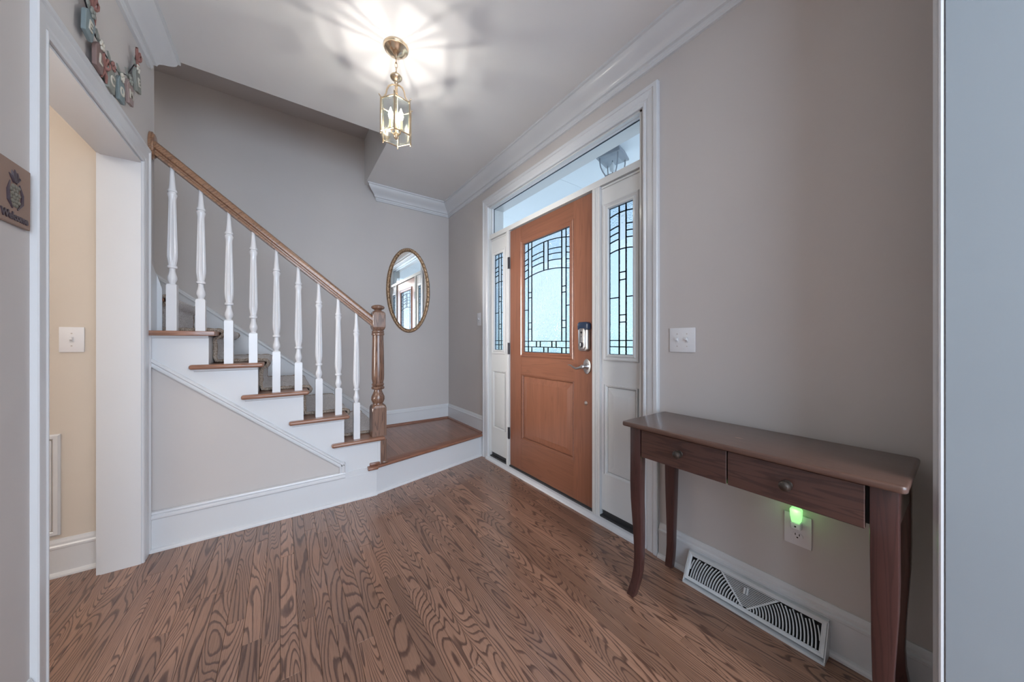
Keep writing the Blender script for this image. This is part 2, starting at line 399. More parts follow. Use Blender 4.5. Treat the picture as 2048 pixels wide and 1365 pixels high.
struct('ceiling', MB().box(-3.2, 1.76, -3.2, 2.59, HC, 3.2).box(0.685, 1.76, 2.59, 3.66, HC, 3.2), 'ceil', 'pale ceiling lit by the hanging lantern')
struct('ceiling_stairwell', MB().box(-0.9, 0.9, 2.55, 3.66, 3.145, 3.3).box(-3.2, -0.9, 2.55, 3.66, 4.6, 4.7).box(-0.9, -0.88, 2.55, 3.66, 3.145, 4.7).box(-3.2, -0.9, 2.50, 2.58, 3.2, 4.7), 'wall', 'grey soffit high in the stairwell')

# crown moulding
CR = [(0, 0), (0.104, 0), (0.104, -0.012), (0.094, -0.016), (0.090, -0.030), (0.080, -0.045), (0.064, -0.060), (0.047, -0.073), (0.034, -0.086),
      (0.028, -0.098), (0.028, -0.104), (0.016, -0.108), (0.016, -0.124), (0.012, -0.128), (0.012, -0.138), (0, -0.140)]
struct('trim_1', MB().extr(CR, (XW, -0.0 + 0.03, HC), (0, 1, 0), YM - 0.03, (-1, 0, 0), (0, 0, 1), (0, 0), (-1, 0)), 'trim', 'white crown moulding above the front door', True)
struct('trim_2', MB().extr(CR, (0.80, YM, HC), (1, 0, 0), XW - 0.80, (0, -1, 0), (0, 0, 1), (-1, 0), (-1, 0)).extr(CR, (0.80, YM, HC), (0, 1, 0), -0.0001, (-1, 0, 0), (0, 0, 1), (-1, 0), (-1, 0)), 'trim', 'short white crown moulding above the mirror', True)
struct('trim_3', MB().extr(CR, (XL, 0.03, HC), (0, 1, 0), 2.47, (1, 0, 0), (0, 0, 1), (0, 0), (1, 0)), 'trim', 'white crown moulding above the cased opening on the left', True)

# baseboards: flat board, moulded cap, quarter round shoe
BB = [(0, 0), (0.014, 0), (0.014, 0.128), (0.017, 0.131), (0.017, 0.140), (0.011, 0.146), (0.010, 0.156), (0.006, 0.166), (0.004, 0.172), (0, 0.172)]
SH = [(0.013, 0), (0.029, 0), (0.028, 0.008), (0.024, 0.015), (0.018, 0.019), (0.013, 0.020)]
def base_run(name, P, D, L, A, label, shoe=True, z=1.0, m0=(0, 0), m1=(0, 0), mat='trim'):
    o = struct(name, MB().extr([(a, b * z) for a, b in BB], P, D, L, A, (0, 0, 1), m0, m1), mat, label)
    if shoe: MB().extr(SH, P, D, L, A, (0, 0, 1), m0, m1).build('shoe_moulding', mat, o)
    return o
base_run('baseboard_front_right', (XW, 0.03, 0), (0, 1, 0), 0.90, (-1, 0, 0), 'white baseboard behind the console table')
base_run('baseboard_far', (0.79, YM, LZ), (1, 0, 0), XW - 0.79, (0, -1, 0), 'white baseboard on the landing under the mirror', False, 0.95, (0, 0), (-1, 0))
base_run('baseboard_front_left', (XW, 2.715, LZ), (0, 1, 0), YM - 2.715, (-1, 0, 0), 'white baseboard on the landing beside the door casing', False, 0.95, (0, 0), (-1, 0))
base_run('baseboard_side_room', (-3.2, YS + 0.01, 0), (1, 0, 0), 2.5, (0, -1, 0), 'white baseboard in the side room')
base_run('baseboard_left', (XL, 0.06, 0), (0, 1, 0), 1.45, (1, 0, 0), 'white baseboard ending at the near casing')

# cased opening on the left
CP = [(0, 0), (0, 0.010), (0.006, 0.013), (0.014, 0.013), (0.018, 0.009), (0.024, 0.009), (0.030, 0.012), (0.066, 0.012), (0.072, 0.009), (0.078, 0.010), (0.084, 0.016), (0.096, 0.016), (0.10, 0.013), (0.10, 0)]
o = struct('trim_4', MB().frame(onL(XL), 1.577 + 0.0, 2.39, 0, 2.008, [(a * (0.62 if a > 0 else 1), b) for a, b in CP], True), 'trim', 'white casing around the opening on the left')
# widen the head and the far leg to full width as in the room
for v in o.data.vertices:
    yy = v.co.y + ORG[o.name].y; zz = v.co.z + ORG[o.name].z
    if zz > 2.008: v.co.z = 2.008 + (zz - 2.008) * 1.62 - ORG[o.name].z
    if yy > 2.39: v.co.y = 2.39 + (yy - 2.39) * 1.62 - ORG[o.name].y
MB().box(XL - 0.13, XL + 0.002, 2.385, 2.392, 0, 2.003).build('jamb', 'trim', o)
MB().box(XL - 0.13, XL + 0.002, 1.575, 1.582, 0, 2.003).build('jamb', 'trim', o)
MB().box(XL - 0.13, XL + 0.002, 1.582, 2.385, 1.997, 2.006).build('head_jamb', 'trim', o)
MB().box(XL - 0.143, XL - 0.130, 2.39, 2.488, 0, 2.09).box(XL - 0.143, XL - 0.130, 1.50, 2.39, 2.003, 2.09).build('back_casing', 'trim', o)
# jamb of the opening the camera looks through, on the right
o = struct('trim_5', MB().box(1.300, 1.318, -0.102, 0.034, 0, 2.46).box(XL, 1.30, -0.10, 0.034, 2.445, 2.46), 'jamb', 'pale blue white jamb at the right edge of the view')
MB().extr([(0, 0), (0.0, 0.012), (0.012, 0.014), (0.02, 0.020), (0.03, 0.014), (0.075, 0.016), (0.08, 0)], (1.308, 0.034, 0), (0, 0, 1), 2.5, (1, 0, 0), (0, 1, 0)).build('casing', 'trim', o)
MB().tube([(1.302, 0.041, 0), (1.302, 0.041, 2.44)], 0.0045, 8).build('bead', 'trim', o, True)

# ------------------------------------------------------------------ front door, sidelights, transom
CD = [(0, 0), (0, 0.014), (0.004, 0.017), (0.012, 0.017), (0.016, 0.012), (0.022, 0.012), (0.028, 0.016), (0.062, 0.019), (0.066, 0.024), (0.084, 0.024), (0.088, 0.020), (0.088, 0)]
struct('trim_6', MB().frame(onW(XW), 1.02, 2.632, 0.0, 2.372, CD, True), 'trim', 'white casing around the front door and its windows')
o = struct('trim_7', MB().box(XW, 1.76, OY0 - 0.002, OY0 + 0.012, 0, OZ).box(XW, 1.76, OY1 - 0.012, OY1 + 0.002, 0, OZ).box(XW, 1.76, OY0, OY1, OZ - 0.012, OZ + 0.002)
       .box(1.606, 1.70, 2.312, 2.352, 0.02, 2.075).box(1.606, 1.70, 1.328, 1.386, 0.02, 2.075).box(1.604, 1.70, OY0 + 0.012, OY1 - 0.012, 2.068, 2.108), 'side', 'white frame posts and rail between door, sidelights and transom')
for yy in (1.349, 1.365, 2.331): MB().box(1.602, 1.607, yy - 0.004, yy + 0.004, 0.02, 2.066).build('bead', 'side', o)
struct('trim_8', MB().prism([(1.568, 0), (1.64, 0), (1.64, 0.028), (1.59, 0.022), (1.570, 0.012)], lambda u, v, t: (u, t, v), OY0 - 0.01, OY1 + 0.01), 'trim', 'white strip along the foot of the front door')
struct('trim_9', MB().prism([(1.61, 0.0), (1.76, 0.0), (1.76, 0.03), (1.61, 0.035)], lambda u, v, t: (u, t, v), OY0, OY1), 'rubber', 'dark threshold under the front door')

def board_with_panel(root, X, y0, y1, z0, z1, gl, pn, mats, depth=0.045):
    """stile and rail leaf: gl = glazed opening, pn = raised panel opening"""
    sv, sh = mats
    gy0, gy1, gz0, gz1 = gl; py0, py1, pz0, pz1 = pn
    for a, b in ((y0, gy0), (gy1, y1)): MB().box(X, X + depth, a + 0.0003, b - 0.0003, z0, z1).build('stile', sv, root)
    for a, b in ((z0, pz0), (pz1, gz0), (gz1, z1)): MB().box(X + 0.0006, X + depth, gy0, gy1, a, b).build('rail', sh, root)
    fn = onW(X)
    MB().frame(fn, py0, py1, pz0, pz1, [(0.002, 0.0), (0.0, 0.003), (-0.008, 0.001), (-0.014, -0.008), (-0.014, -0.014), (0.002, -0.014)]).build('panel_moulding', sh, root)
    b = MB(); L = []
    k = min(0.045, (py1 - py0) * 0.2)
    for a, d in ((-0.013, -0.016), (-0.018, -0.009), (-0.018 - k, -0.002)):
        L.append([b.v(fn(h, v, d)) for h, v in ((py0 - a, pz0 - a), (py0 - a, pz1 + a), (py1 + a, pz1 + a), (py1 + a, pz0 - a))])
    for A, B in zip(L, L[1:]):
        for q in range(4): b.f([A[q], A[(q + 1) % 4], B[(q + 1) % 4], B[q]])
    b.f(L[-1]); bk = [b.v(fn(h, v, -0.03)) for h, v in ((py0, pz0), (py0, pz1), (py1, pz1), (py1, pz0))]; b.f(bk)
    for q in range(4): b.f([L[0][q], L[0][(q + 1) % 4], bk[(q + 1) % 4], bk[q]])
    b.build('raised_panel', sv, root)
    MB().frame(fn, gy0 + 0.035, gy1 - 0.035, gz0 + 0.035, gz1 - 0.035,
               [(0.0, -0.016), (0.0, 0.004), (0.004, 0.008), (0.012, 0.008), (0.017, 0.003), (0.024, 0.006), (0.031, 0.010), (0.037, 0.008), (0.040, 0.0), (0.040, -0.02)]).build('glass_moulding', sh, root)

def leaded(root, X, cells, verts, arcs, rnd):
    """cells: (ya, yb, zlo(y), zhi(y), glass kind)"""
    g = MB(); w2 = 0.0028
    def strip(pts):
        for (a, za), (b, zb) in zip(pts, pts[1:]):
            d = math.hypot(b - a, zb - za); nx, nz = -(zb - za) / d * w2, (b - a) / d * w2
            g.prism([(a - nx, za - nz), (b - nx, zb - nz), (b + nx, zb + nz), (a + nx, za + nz)], lambda u, v, t: (t, u, v), X - 0.004, X + 0.004)
    for (ya, yb, lo, hi, kd) in cells:
        n = 6
        ys = [ya + (yb - ya) * i / n for i in range(n + 1)]
        strip([(y, lo(y)) for y in ys]); strip([(y, hi(y)) for y in ys])
        strip([(ya, lo(ya)), (ya, hi(ya))]); strip([(yb, lo(yb)), (yb, hi(yb))])
    came = g.build('lead_cames', 'lead', root)
    for (ya, yb, lo, hi, kd) in cells:
        n = 6; e = 0.0015
        ys = [ya + e + (yb - ya - 2 * e) * i / n for i in range(n + 1)]
        pts = [(y, lo(y) + e) for y in ys] + [(y, hi(y) - e) for y in ys[::-1]]
        b = MB(); b.keep = True; b.f([b.v(X, u, v) for u, v in pts])
        if b.bm.faces[:][0].calc_area() and [f_.normal_update() or f_.normal.x for f_ in b.bm.faces][0] > 0: bmesh.ops.reverse_faces(b.bm, faces=b.bm.faces)
        b.build('glass_pane', 'g_' + kd, came)

c_ = lambda z: (lambda y: z)
def door_cells():
    yc = 1.8565; E, V1, V2, C = 0.264, 0.2135, 0.170, 0.0245
    top = lambda y: 1.865 - 0.5 * (y - yc) ** 2
    def arc(z): return lambda y: z - 0.5 * (y - yc) ** 2
    bot = arc(1.648); zt, zb = 1.902, 1.022
    cs = []
    for s in (-1, 1):
        q = lambda a, b: (min(yc + s * a, yc + s * b), max(yc + s * a, yc + s * b))
        e = q(V1, E); m = q(V2, V1); i = q(C, V2)
        cs.append((*e, arc(1.865), c_(zt), 'seed')); cs.append((*m, arc(1.865), c_(zt), 'bevel'))
        for z0, z1 in ((1.648, 1.712), (1.712, 1.758), (1.758, 1.797), (1.797, 1.865)):
            cs.append((*e, arc(z0), arc(z1), 'seed')); cs.append((*i, arc(z0), arc(z1), 'water' if z0 < 1.7 else 'seed'))
        cs.append((*m, bot, arc(1.865), 'bevel'))
        cs.append((*e, c_(1.361), bot, 'seed')); cs.append((*e, c_(1.108), c_(1.361), 'seed'))
        for z0, z1, k in ((1.50, None, 'bevel'), (1.457, 1.50, 'bevel'), (1.256, 1.457, 'water'), (1.205, 1.256, 'bevel'), (1.108, 1.205, 'water')):
            cs.append((*m, c_(z0), bot if z1 is None else c_(z1), k))
        # bottom bands
        cs.append((*q(V2, E), c_(1.063), c_(1.108), 'water')) if False else None
        cs.append((*q(V1, E), c_(1.063), c_(1.108), 'seed'))
        cs.append((*q(0.112, V1), c_(1.063), c_(1.108), 'water')); cs.append((*q(0.066, 0.112), c_(1.063), c_(1.108), 'bevel'))
        cs.append((*q(V1, E), c_(zb), c_(1.063), 'seed')); cs.append((*q(V2, V1), c_(zb), c_(1.063), 'bevel')); cs.append((*q(C, V2), c_(zb), c_(1.063), 'seed'))
    cs.append((yc - V2, yc + V2, arc(1.865), c_(zt), 'water'))
    cs.append((yc - C, yc + C, bot, arc(1.865), 'bevel'))
    cs.append((yc - V2, yc + V2, c_(1.108), bot, 'water'))
    cs.append((yc - 0.066, yc + 0.066, c_(1.063), c_(1.108), 'water'))
    cs.append((yc - C, yc + C, c_(zb), c_(1.063), 'bevel'))
    return cs
def side_cells(ya, yb, zt, zb):
    c0 = ya + (yb - ya) * 0.322; c1 = ya + (yb - ya) * 0.60
    ym = (c0 + c1) / 2
    def arc(z): return lambda y: z - 1.6 * (y - ym) ** 2
    cs = []
    for a, b in ((ya, c0), (c1, yb)):
        zs = (1.655, 1.717, 1.757, 1.797, 1.873)
        for z0, z1 in zip(zs, zs[1:]): cs.append((a, b, arc(z0), arc(z1), 'seed' if z0 > 1.7 else 'water'))
        cs.append((a, b, arc(1.873), c_(zt), 'seed'))
        cs.append((a, b, c_(1.369), arc(1.655), 'seed')); cs.append((a, b, c_(1.113), c_(1.369), 'seed'))
        cs.append((a, b, c_(1.075), c_(1.113), 'seed')); cs.append((a, b, c_(zb), c_(1.075), 'seed'))
    for z0, z1, k in ((zb, 1.075, 'bevel'), (1.075, 1.113, 'bevel'), (1.113, 1.222, 'water'), (1.222, 1.264, 'bevel'), (1.264, 1.472, 'water'), (1.472, 1.517, 'bevel')):
        cs.append((c0, c1, c_(z0), c_(z1), k))
    cs.append((c0, c1, c_(1.517), arc(1.655), 'water')); cs.append((c0, c1, arc(1.655), arc(1.873), 'bevel')); cs.append((c0, c1, arc(1.873), c_(zt), 'seed'))
    return cs

DX = 1.620
door = thing('door_1', 'mahogany front door with arched leaded glass and one raised panel', 'door', (DX, 1.8565, 0.035), kind='structure')
board_with_panel(door, DX, 1.394, 2.308, 0.040, 2.060, (1.560, 2.152, 0.986, 1.938), (1.560, 2.143, 0.300, 0.836), ('doorv', 'doorh'))
leaded(door, DX + 0.012, door_cells(), None, None, 0)
MB().box(DX - 0.001, DX + 0.04, 1.394, 2.308, 0.024, 0.040).build('door_sweep', 'rubber', door)
for z in (1.787, 1.045, 0.312):
    h = MB().tube([(1.609, 2.312, z - 0.05), (1.609, 2.312, z + 0.05)], 0.0075, 10).build('hinge', 'hinge', door, True)
    MB().box(1.6045, 1.606, 2.314, 2.340, z - 0.05, z + 0.05).build('hinge_leaf', 'hinge', h)
# keypad deadbolt
lock = MB().prism([(1.409, 1.055), (1.425, 1.044), (1.472, 1.044), (1.488, 1.055), (1.488, 1.185), (1.409, 1.185)], lambda u, v, t: (t, u, v), DX, DX - 0.036).bevel(0.006, 3).build('deadbolt', 'nickel', door, True)
MB().prism([(1.428, 1.056), (1.448, 1.050), (1.468, 1.056), (1.474, 1.075), (1.474, 1.180), (1.466, 1.192), (1.430, 1.192), (1.422, 1.180), (1.422, 1.075)], lambda u, v, t: (t, u, v), DX - 0.034, DX - 0.046).bevel(0.004, 2).build('thumb_turn_plate', 'nickel', lock, True)
MB().lathe([(0, 0.017), (-0.004, 0.017), (-0.006, 0.014)], (1.448, 1.085), 20, axis='X', base=DX - 0.046).build('turn_ring', 'hinge', lock, True)
MB().box(DX - 0.060, DX - 0.050, 1.444, 1.452, 1.072, 1.098).bevel(0.002).build('thumb_turn', 'nickel', lock, True)
MB().lathe([(0, 0.008), (-0.002, 0.007)], (1.448, 1.165), 14, axis='X', base=DX - 0.046).build('button', 'hinge', lock)
MB().lathe([(0, 0.003), (-0.002, 0.003)], (1.448, 1.138), 10, axis='X', base=DX - 0.046).build('button', 'hinge', lock)
MB().prism([(1.406, 1.184), (1.491, 1.184), (1.491, 1.222), (1.478, 1.233), (1.419, 1.233), (1.406, 1.222)], lambda u, v, t: (t, u, v), DX, DX - 0.038).bevel(0.004, 2).build('battery_cover', 'navy', lock, True)
# lever
hd = MB().prism([(1.437 + 0.032 * math.cos(t) * (1 if abs(math.sin(t)) < 0.75 else 0.92), 0.945 + 0.050 * math.sin(t)) for t in [2 * PI * i / 24 for i in range(24)]], lambda u, v, t: (t, u, v), DX, DX - 0.008).bevel(0.003, 2).build('door_handle', 'nickel', door, True)
MB().lathe([(0, 0.022), (-0.006, 0.018), (-0.012, 0.012), (-0.036, 0.011), (-0.044, 0.014), (-0.050, 0.010)], (1.437, 0.945), 16, axis='X', base=DX - 0.008).build('handle_neck', 'nickel', hd, True)
MB().tube([(DX - 0.052, 1.437, 0.945), (DX - 0.054, 1.460, 0.936), (DX - 0.054, 1.490, 0.930), (DX - 0.053, 1.515, 0.938), (DX - 0.052, 1.540, 0.950), (DX - 0.052, 1.560, 0.950)], [0.010, 0.009, 0.007, 0.006, 0.005, 0.003], 10).build('lever', 'nickel', hd, True)
MB().lathe([(0, 0.013), (-0.003, 0.013), (-0.006, 0.009), (-0.009, 0.004)], (1.449, 0.705), 16, axis='X', base=DX).build('chain_stud', 'nickel', door, True)

SX = 1.626
for nm, y0, y1, g, p, lb in (('window_1', 2.352, 2.628, (2.392, 2.612, 0.994, 1.945), (2.400, 2.605, 0.297, 0.834), 'narrow leaded sidelight on the hinge side of the front door'),
                             ('window_2', OY0 + 0.010, 1.328, (1.070, 1.310, 0.994, 1.950), (1.078, 1.303, 0.290, 0.842), 'narrow leaded sidelight between the door lock and the light switch')):
    r = thing(nm, lb, 'window', (SX, (y0 + y1) / 2, 0.02), kind='structure')
    board_with_panel(r, SX, y0, y1, 0.065, 2.068, g, p, ('side', 'side'))
    cl = side_cells(g[0] + 0.035, g[1] - 0.035, g[3] - 0.035, g[2] + 0.035)
    leaded(r, SX + 0.012, cl, None, None, 0)
    MB().box(SX + 0.004, SX + 0.04, y0 + 0.01, y1 - 0.01, 0.02, 0.066).build('bottom_sweep', 'rubber', r)
    MB().frame(onW(SX), y0 + 0.018, y1 - 0.018, 0.085, 2.045, [(0.018, 0), (0.018, 0.012), (0.010, 0.014), (0.004, 0.008), (0, 0.006), (0, 0)]).build('edge_bead', 'side', r) if False else None
    MB().box(SX - 0.006, SX, y0 + 0.003, y1 - 0.003, 2.052, 2.064).build('top_bead', 'side', r)
# transom
r = thing('window_3', 'clear transom window above the front door', 'window', (1.64, 1.84, 2.108), kind='structure')
MB().frame(onW(1.645), OY0 + 0.016, OY1 - 0.022, 2.108, 2.360, [(0, 0), (0, 0.016), (0.004, 0.019), (0.009, 0.013), (0.014, 0.013), (0.014, 0)]).build('glass_moulding', 'trim', r)
MB().box(1.6445, 1.6485, OY0 + 0.012, OY1 - 0.014, 2.106, 2.364).build('glass_pane', 'g_clear', r)
MB().frame(onW(1.652), OY0 + 0.020, OY1 - 0.026, 2.112, 2.356, [(0, 0), (0, 0.003), (0.012, 0.003), (0.012, 0)]).build('gasket', 'lead', r)

# ------------------------------------------------------------------ porch outside
pf = struct('floor_porch', MB().box(1.76, 4.2, -2.5, 6.5, -0.16, -0.02), 'conc', 'pale concrete porch floor outside')
struct('ground', MB().box(4.2, 40, -30, 40, -0.8, -0.4), 'bounce_ground', 'ground beyond the porch, made pale to bounce sunlight onto its ceiling')  # acts as an added reflector for the porch ceiling
o = struct('ceiling_porch', MB().box(1.76, 4.2, -2.5, 6.5, 2.86, 2.95), 'porch', 'pale blue porch ceiling seen through the transom')
for i in range(-2, 6):
    MB().box(1.78, 4.1, i * 1.22 + 0.098, (i + 1) * 1.22 + 0.094, 2.84, 2.862).build('ceiling_panel', 'porch', o)
struct('wall_porch_beam', MB().box(3.95, 4.2, -2.5, 6.5, 2.55, 2.86), 'porch', 'porch beam')
for i, yy in enumerate((-1.8, 0.8, 3.6, 6.2)):
    t = thing('porch_column', 'white square porch column standing beyond the front door', 'column', (4.07, yy, -0.02), 'porch columns')
    MB().box(3.99, 4.15, yy - 0.08, yy + 0.08, 0.08, 2.46).build('shaft', 'porch', t)
    MB().box(3.96, 4.18, yy - 0.11, yy + 0.11, -0.02, 0.08).build('plinth', 'porch', t)
    MB().box(3.96, 4.18, yy - 0.11, yy + 0.11, 2.46, 2.55).build('capital', 'porch', t)
# shrubs added so the patterned glass has darker shapes to refract
M['leafy'] = paint('hedge_green', (0.17, 0.23, 0.22), 0.9, 0.6)
hr = random.Random(9)
for i in range(7):
    yy = -1.5 + i * 1.9; t_h = 1.3 + 0.9 * hr.random()
    t = thing('added_shrub', 'added green shrub beyond the porch, giving the patterned glass contrast', 'shrub', (8.5, yy, -0.4), 'added shrubs beyond the porch')
    b = MB(); bmesh.ops.create_icosphere(b.bm, subdivisions=4, radius=1.0)
    for v in b.bm.verts:
        k = 1 + 0.06 * math.sin(9 * v.co.x + i) * math.sin(8 * v.co.y) + 0.05 * math.sin(13 * v.co.z + i) + 0.03 * (hr.random() - 0.5)
        v.co = Vector((8.5 + v.co.x * 0.8 * k, yy + v.co.y * 0.8 * k, -0.3 + max(v.co.z, -0.1) * t_h * k))
    b.build('foliage', 'leafy', t)
# ceiling lantern on the porch
lc = (2.46, 1.885)
t = thing('porch_lantern', 'grey metal porch lantern seen through the transom', 'lantern', (lc[0], lc[1], 2.585))
def sq(h, z, rot=0.25):
    return [(lc[0] + h * math.sqrt(2) * math.cos(rot + PI / 4 + k * PI / 2), lc[1] + h * math.sqrt(2) * math.sin(rot + PI / 4 + k * PI / 2), z) for k in range(4)]
MB().rings([sq(0.085, 2.840), sq(0.088, 2.832), sq(0.110, 2.780), sq(0.110, 2.765), sq(0.100, 2.765)]).build('cap', 'extm', t)
pr = [(0.084, 2.767), (0.084, 2.73), (0.079, 2.69), (0.066, 2.65), (0.047, 2.612)]
for k in range(4):
    MB().tube([sq(h, z)[k] for h, z in pr], 0.006, 6).build('rib', 'extm', t, True)
    b = MB()
    A = [[b.v(sq(h * 0.97, z)[q % 4]) for q in (k, k + 1)] for h, z in pr]
    for p, q in zip(A, A[1:]): b.f([p[0], p[1], q[1], q[0]])
    b.build('glass_pane', 'g_clear', t)
MB().rings([sq(0.052, 2.616), sq(0.052, 2.606), sq(0.042, 2.606), sq(0.042, 2.616)], caps=False).build('bottom_ring', 'extm', t)
MB().tube([(lc[0], lc[1], 2.755), (lc[0], lc[1], 2.585)], 0.005, 8).build('stem', 'extm', t, True)
MB().lathe([(0, 0.010), (0.01, 0.024), (0.05, 0.028), (0.08, 0.012), (0.09, 0.004)], lc, 14, base=2.65).build('bulb', 'porch', t, True)

# ------------------------------------------------------------------ staircase
RIS = [(0.589, 0.415), (0.352, 0.602), (0.116, 0.790), (-0.116, 0.978), (-0.336, 1.165), (-0.567, 1.353), (-0.800, 1.541), (-1.03, 1.729), (-1.26, 1.917)]
st = thing('staircase', 'white and oak staircase with a low corner landing', 'stairs', (0.3, 3.0, 0))
MB().box(XL + 0.005, 0.585, YS + 0.012, YS + 0.06, 0.0, 0.215).prism([(XL + .005, 0.215), (0.40, 0.215), (XL + .005, 1.03)], lambda u, v, t: (u, t, v), YS + 0.012, YS + 0.06).build('under_stair_panel', 'wall', st)
# landing: slanted front from the stair side to the door casing
F0 = Vector((0.562, YS + 0.006, 0)); F1 = Vector((1.585, 2.740, 0)); FD = (F1 - F0).normalized(); FN = Vector((FD.y, -FD.x, 0)); FL = (F1 - F0).length
ld = MB().prism([(0.50, YS + 0.07), (F0.x, F0.y + 0.015), (F1.x, F1.y + 0.015), (1.599, 2.76), (1.599, 3.539), (0.50, 3.539)], lambda u, v, t: (u, v, t), 0.002, LZ - 0.026).build('landing', 'trim', st)
MB().extr([(0, 0), (0.016, 0), (0.016, LZ - 0.026), (0, LZ - 0.026)], F0 - FN * 0.0, FD, FL, FN * -1, (0, 0, 1)).build('riser', 'trim', ld)
sh2 = [(0, 0), (0.016, 0), (0.015, 0.009), (0.010, 0.016), (0, 0.019)]
MB().extr(sh2, F0, FD, FL - 0.005, FN, (0, 0, 1), (-0.15, 0)).build('shoe_moulding', 'trim', ld)
MB().extr([(-0.07, 0.0), (0.018, 0.0), (0.026, 0.004), (0.030, 0.012), (0.028, 0.020), (0.022, 0.025), (-0.07, 0.026)], F0 + Vector((0, 0, LZ - 0.026)), FD, FL + 0.006, FN, (0, 0, 1), (-0.10, 0), (-0.15, 0)).build('nosing', 'nosing', ld, True)
MB().extr([(-0.03, 0.0), (0.026, 0.0), (0.034, 0.004), (0.037, 0.012), (0.034, 0.021), (0.026, 0.025), (-0.03, 0.026)], (0.500, YS, LZ - 0.028), (1, 0, 0), 0.068, (0, -1, 0), (0, 0, 1)).bevel(0.004, 2).build('nosing_return', 'nosing', ld, True)
MB().box(0.515, 0.585, YS - 0.012, YS + 0.03, LZ - 0.002, LZ + 0.018).bevel(0.005, 2).build('cove', 'nosing', ld, True)
# landing boards between the nosing and the wall, running with the hall floor
x = 0.58
def front_y(xx): return F0.y + (xx - F0.x) * FD.y / FD.x + 0.062
rng = random.Random(5)
while x < 1.585:
    x1 = min(x + SW, 1.588)
    ys = [front_y(x), YM - 0.016]
    cut = rng.uniform(2.85, 3.3)
    for a, b_ in ((None, cut), (cut, ys[1])):
        q = [(x + .0004, front_y(x) if a is None else a + .0004), (x1 - .0004, front_y(x1) if a is None else a + .0004), (x1 - .0004, b_ - .0004), (x + .0004, b_ - .0004)]
        MB().prism(q, lambda u, v, t: (u, v, t), LZ - 0.02, LZ).build('plank', 'landing', ld)
    x = x1
MB().extr([(0, 0), (0.017, 0), (0.014, 0.010), (0.006, 0.017), (0, 0.018)], (0.62, YM - 0.015, LZ), (1, 0, 0), 0.968, (0, -1, 0), (0, 0, 1)).build('shoe_moulding', 'nosing', ld)
MB().extr([(0, 0), (0.017, 0), (0.014, 0.010), (0.006, 0.017), (0, 0.018)], (XW - 0.015, 2.735, LZ), (0, 1, 0), 0.79, (-1, 0, 0), (0, 0, 1)).build('shoe_moulding', 'nosing', ld)
MB().box(1.575, 1.602, 2.70, 2.745, 0, LZ + 0.0).build('filler', 'trim', ld)
# treads and risers
for k, (xr, z) in enumerate(RIS):
    nx = RIS[k + 1][0] if k + 1 < len(RIS) else xr - 0.231
    vis = xr > -0.5
    yf = YS - 0.034 if vis else 2.62
    if xr == -0.336:
        pts = [(XL + 0.001, YS - 0.034), (xr + 0.030, YS - 0.034), (xr + 0.030, YM - 0.001), (nx - 0.01, YM - 0.001), (nx - 0.01, 2.605), (XL + 0.001, 2.605)]
    elif vis: pts = [(nx - 0.078, YS - 0.034), (xr + 0.030, YS - 0.034), (xr + 0.030, YM - 0.001), (nx - 0.01, YM - 0.001), (nx - 0.01, YS + 0.012), (nx - 0.078, YS + 0.012)]
    else: pts = [(nx - 0.01, 2.602), (xr + 0.03, 2.602), (xr + 0.03, YM - 0.001), (nx - 0.01, YM - 0.001)]
    MB().prism(pts, lambda u, v, t: (u, v, t), z - 0.026, z).bevel(0.011, 4).build('tread', 'tread', st, True)
    zl = (RIS[k - 1][1] if k else LZ)
    MB().box(xr - 0.018, xr, (YS + 0.001 if vis else 2.602), YM - 0.001, zl, z - 0.026).build('riser', 'trim', st)
    if vis:
        MB().extr([(0, 0), (0.010, 0), (0.008, -0.010), (0, -0.014)], (max(nx - 0.06, XL + .002), YS, z - 0.026), (1, 0, 0), xr - max(nx - 0.06, XL + .002), (0, -1, 0), (0, 0, 1)).build('tread_cove', 'trim', st)
# stair side (stringer) white
pts = [(0.352, 0.2), (0.588, 0.2), (0.588, 0.389)]
for k in range(5):
    xr, z = RIS[k]; nx = RIS[k + 1][0] if k < 4 else XL + 0.001
    pts += [(xr - 0.001, z - 0.026), (nx - 0.001, z - 0.026)]
pts = [(0.352, 0.205), (0.588, 0.205)] + pts[3:] + [(XL + 0.001, 1.012), (0.352, 0.262)]
# remove duplicates
pp = []
for p in pts:
    if not pp or (abs(p[0] - pp[-1][0]) + abs(p[1] - pp[-1][1])) > 1e-4: pp.append(p)
MB().prism(pp, lambda u, v, t: (u, t, v), YS + 0.004, YS + 0.07).build('stringer', 'trim', st)
sl = 0.752 / 0.914; cs_, sn_ = 1 / math.hypot(1, sl), sl / math.hypot(1, sl)
PT = [(0, 0), (0.014, 0), (0.020, 0.006), (0.020, 0.012), (0.012, 0.018), (0.012, 0.024), (0.016, 0.028), (0.014, 0.034), (0, 0.036)]
Ld = math.hypot(0.925, 0.925 * sl)
MB().extr([(a, -b) for a, b in PT], (XL + 0.002, YS + 0.006, 1.028), (cs_, 0, -sn_), Ld, (0, -1, 0), (sn_, 0, cs_), (0, 0.8), (0, -0.35)).build('panel_moulding', 'trim', st)
MB().extr([(a, -b) for a, b in PT], (0.357, YS + 0.006, 0.275), (0, 0, -1), 0.068, (0, -1, 0), (1, 0, 0), (0, 0.6)).build('panel_moulding', 'trim', st)
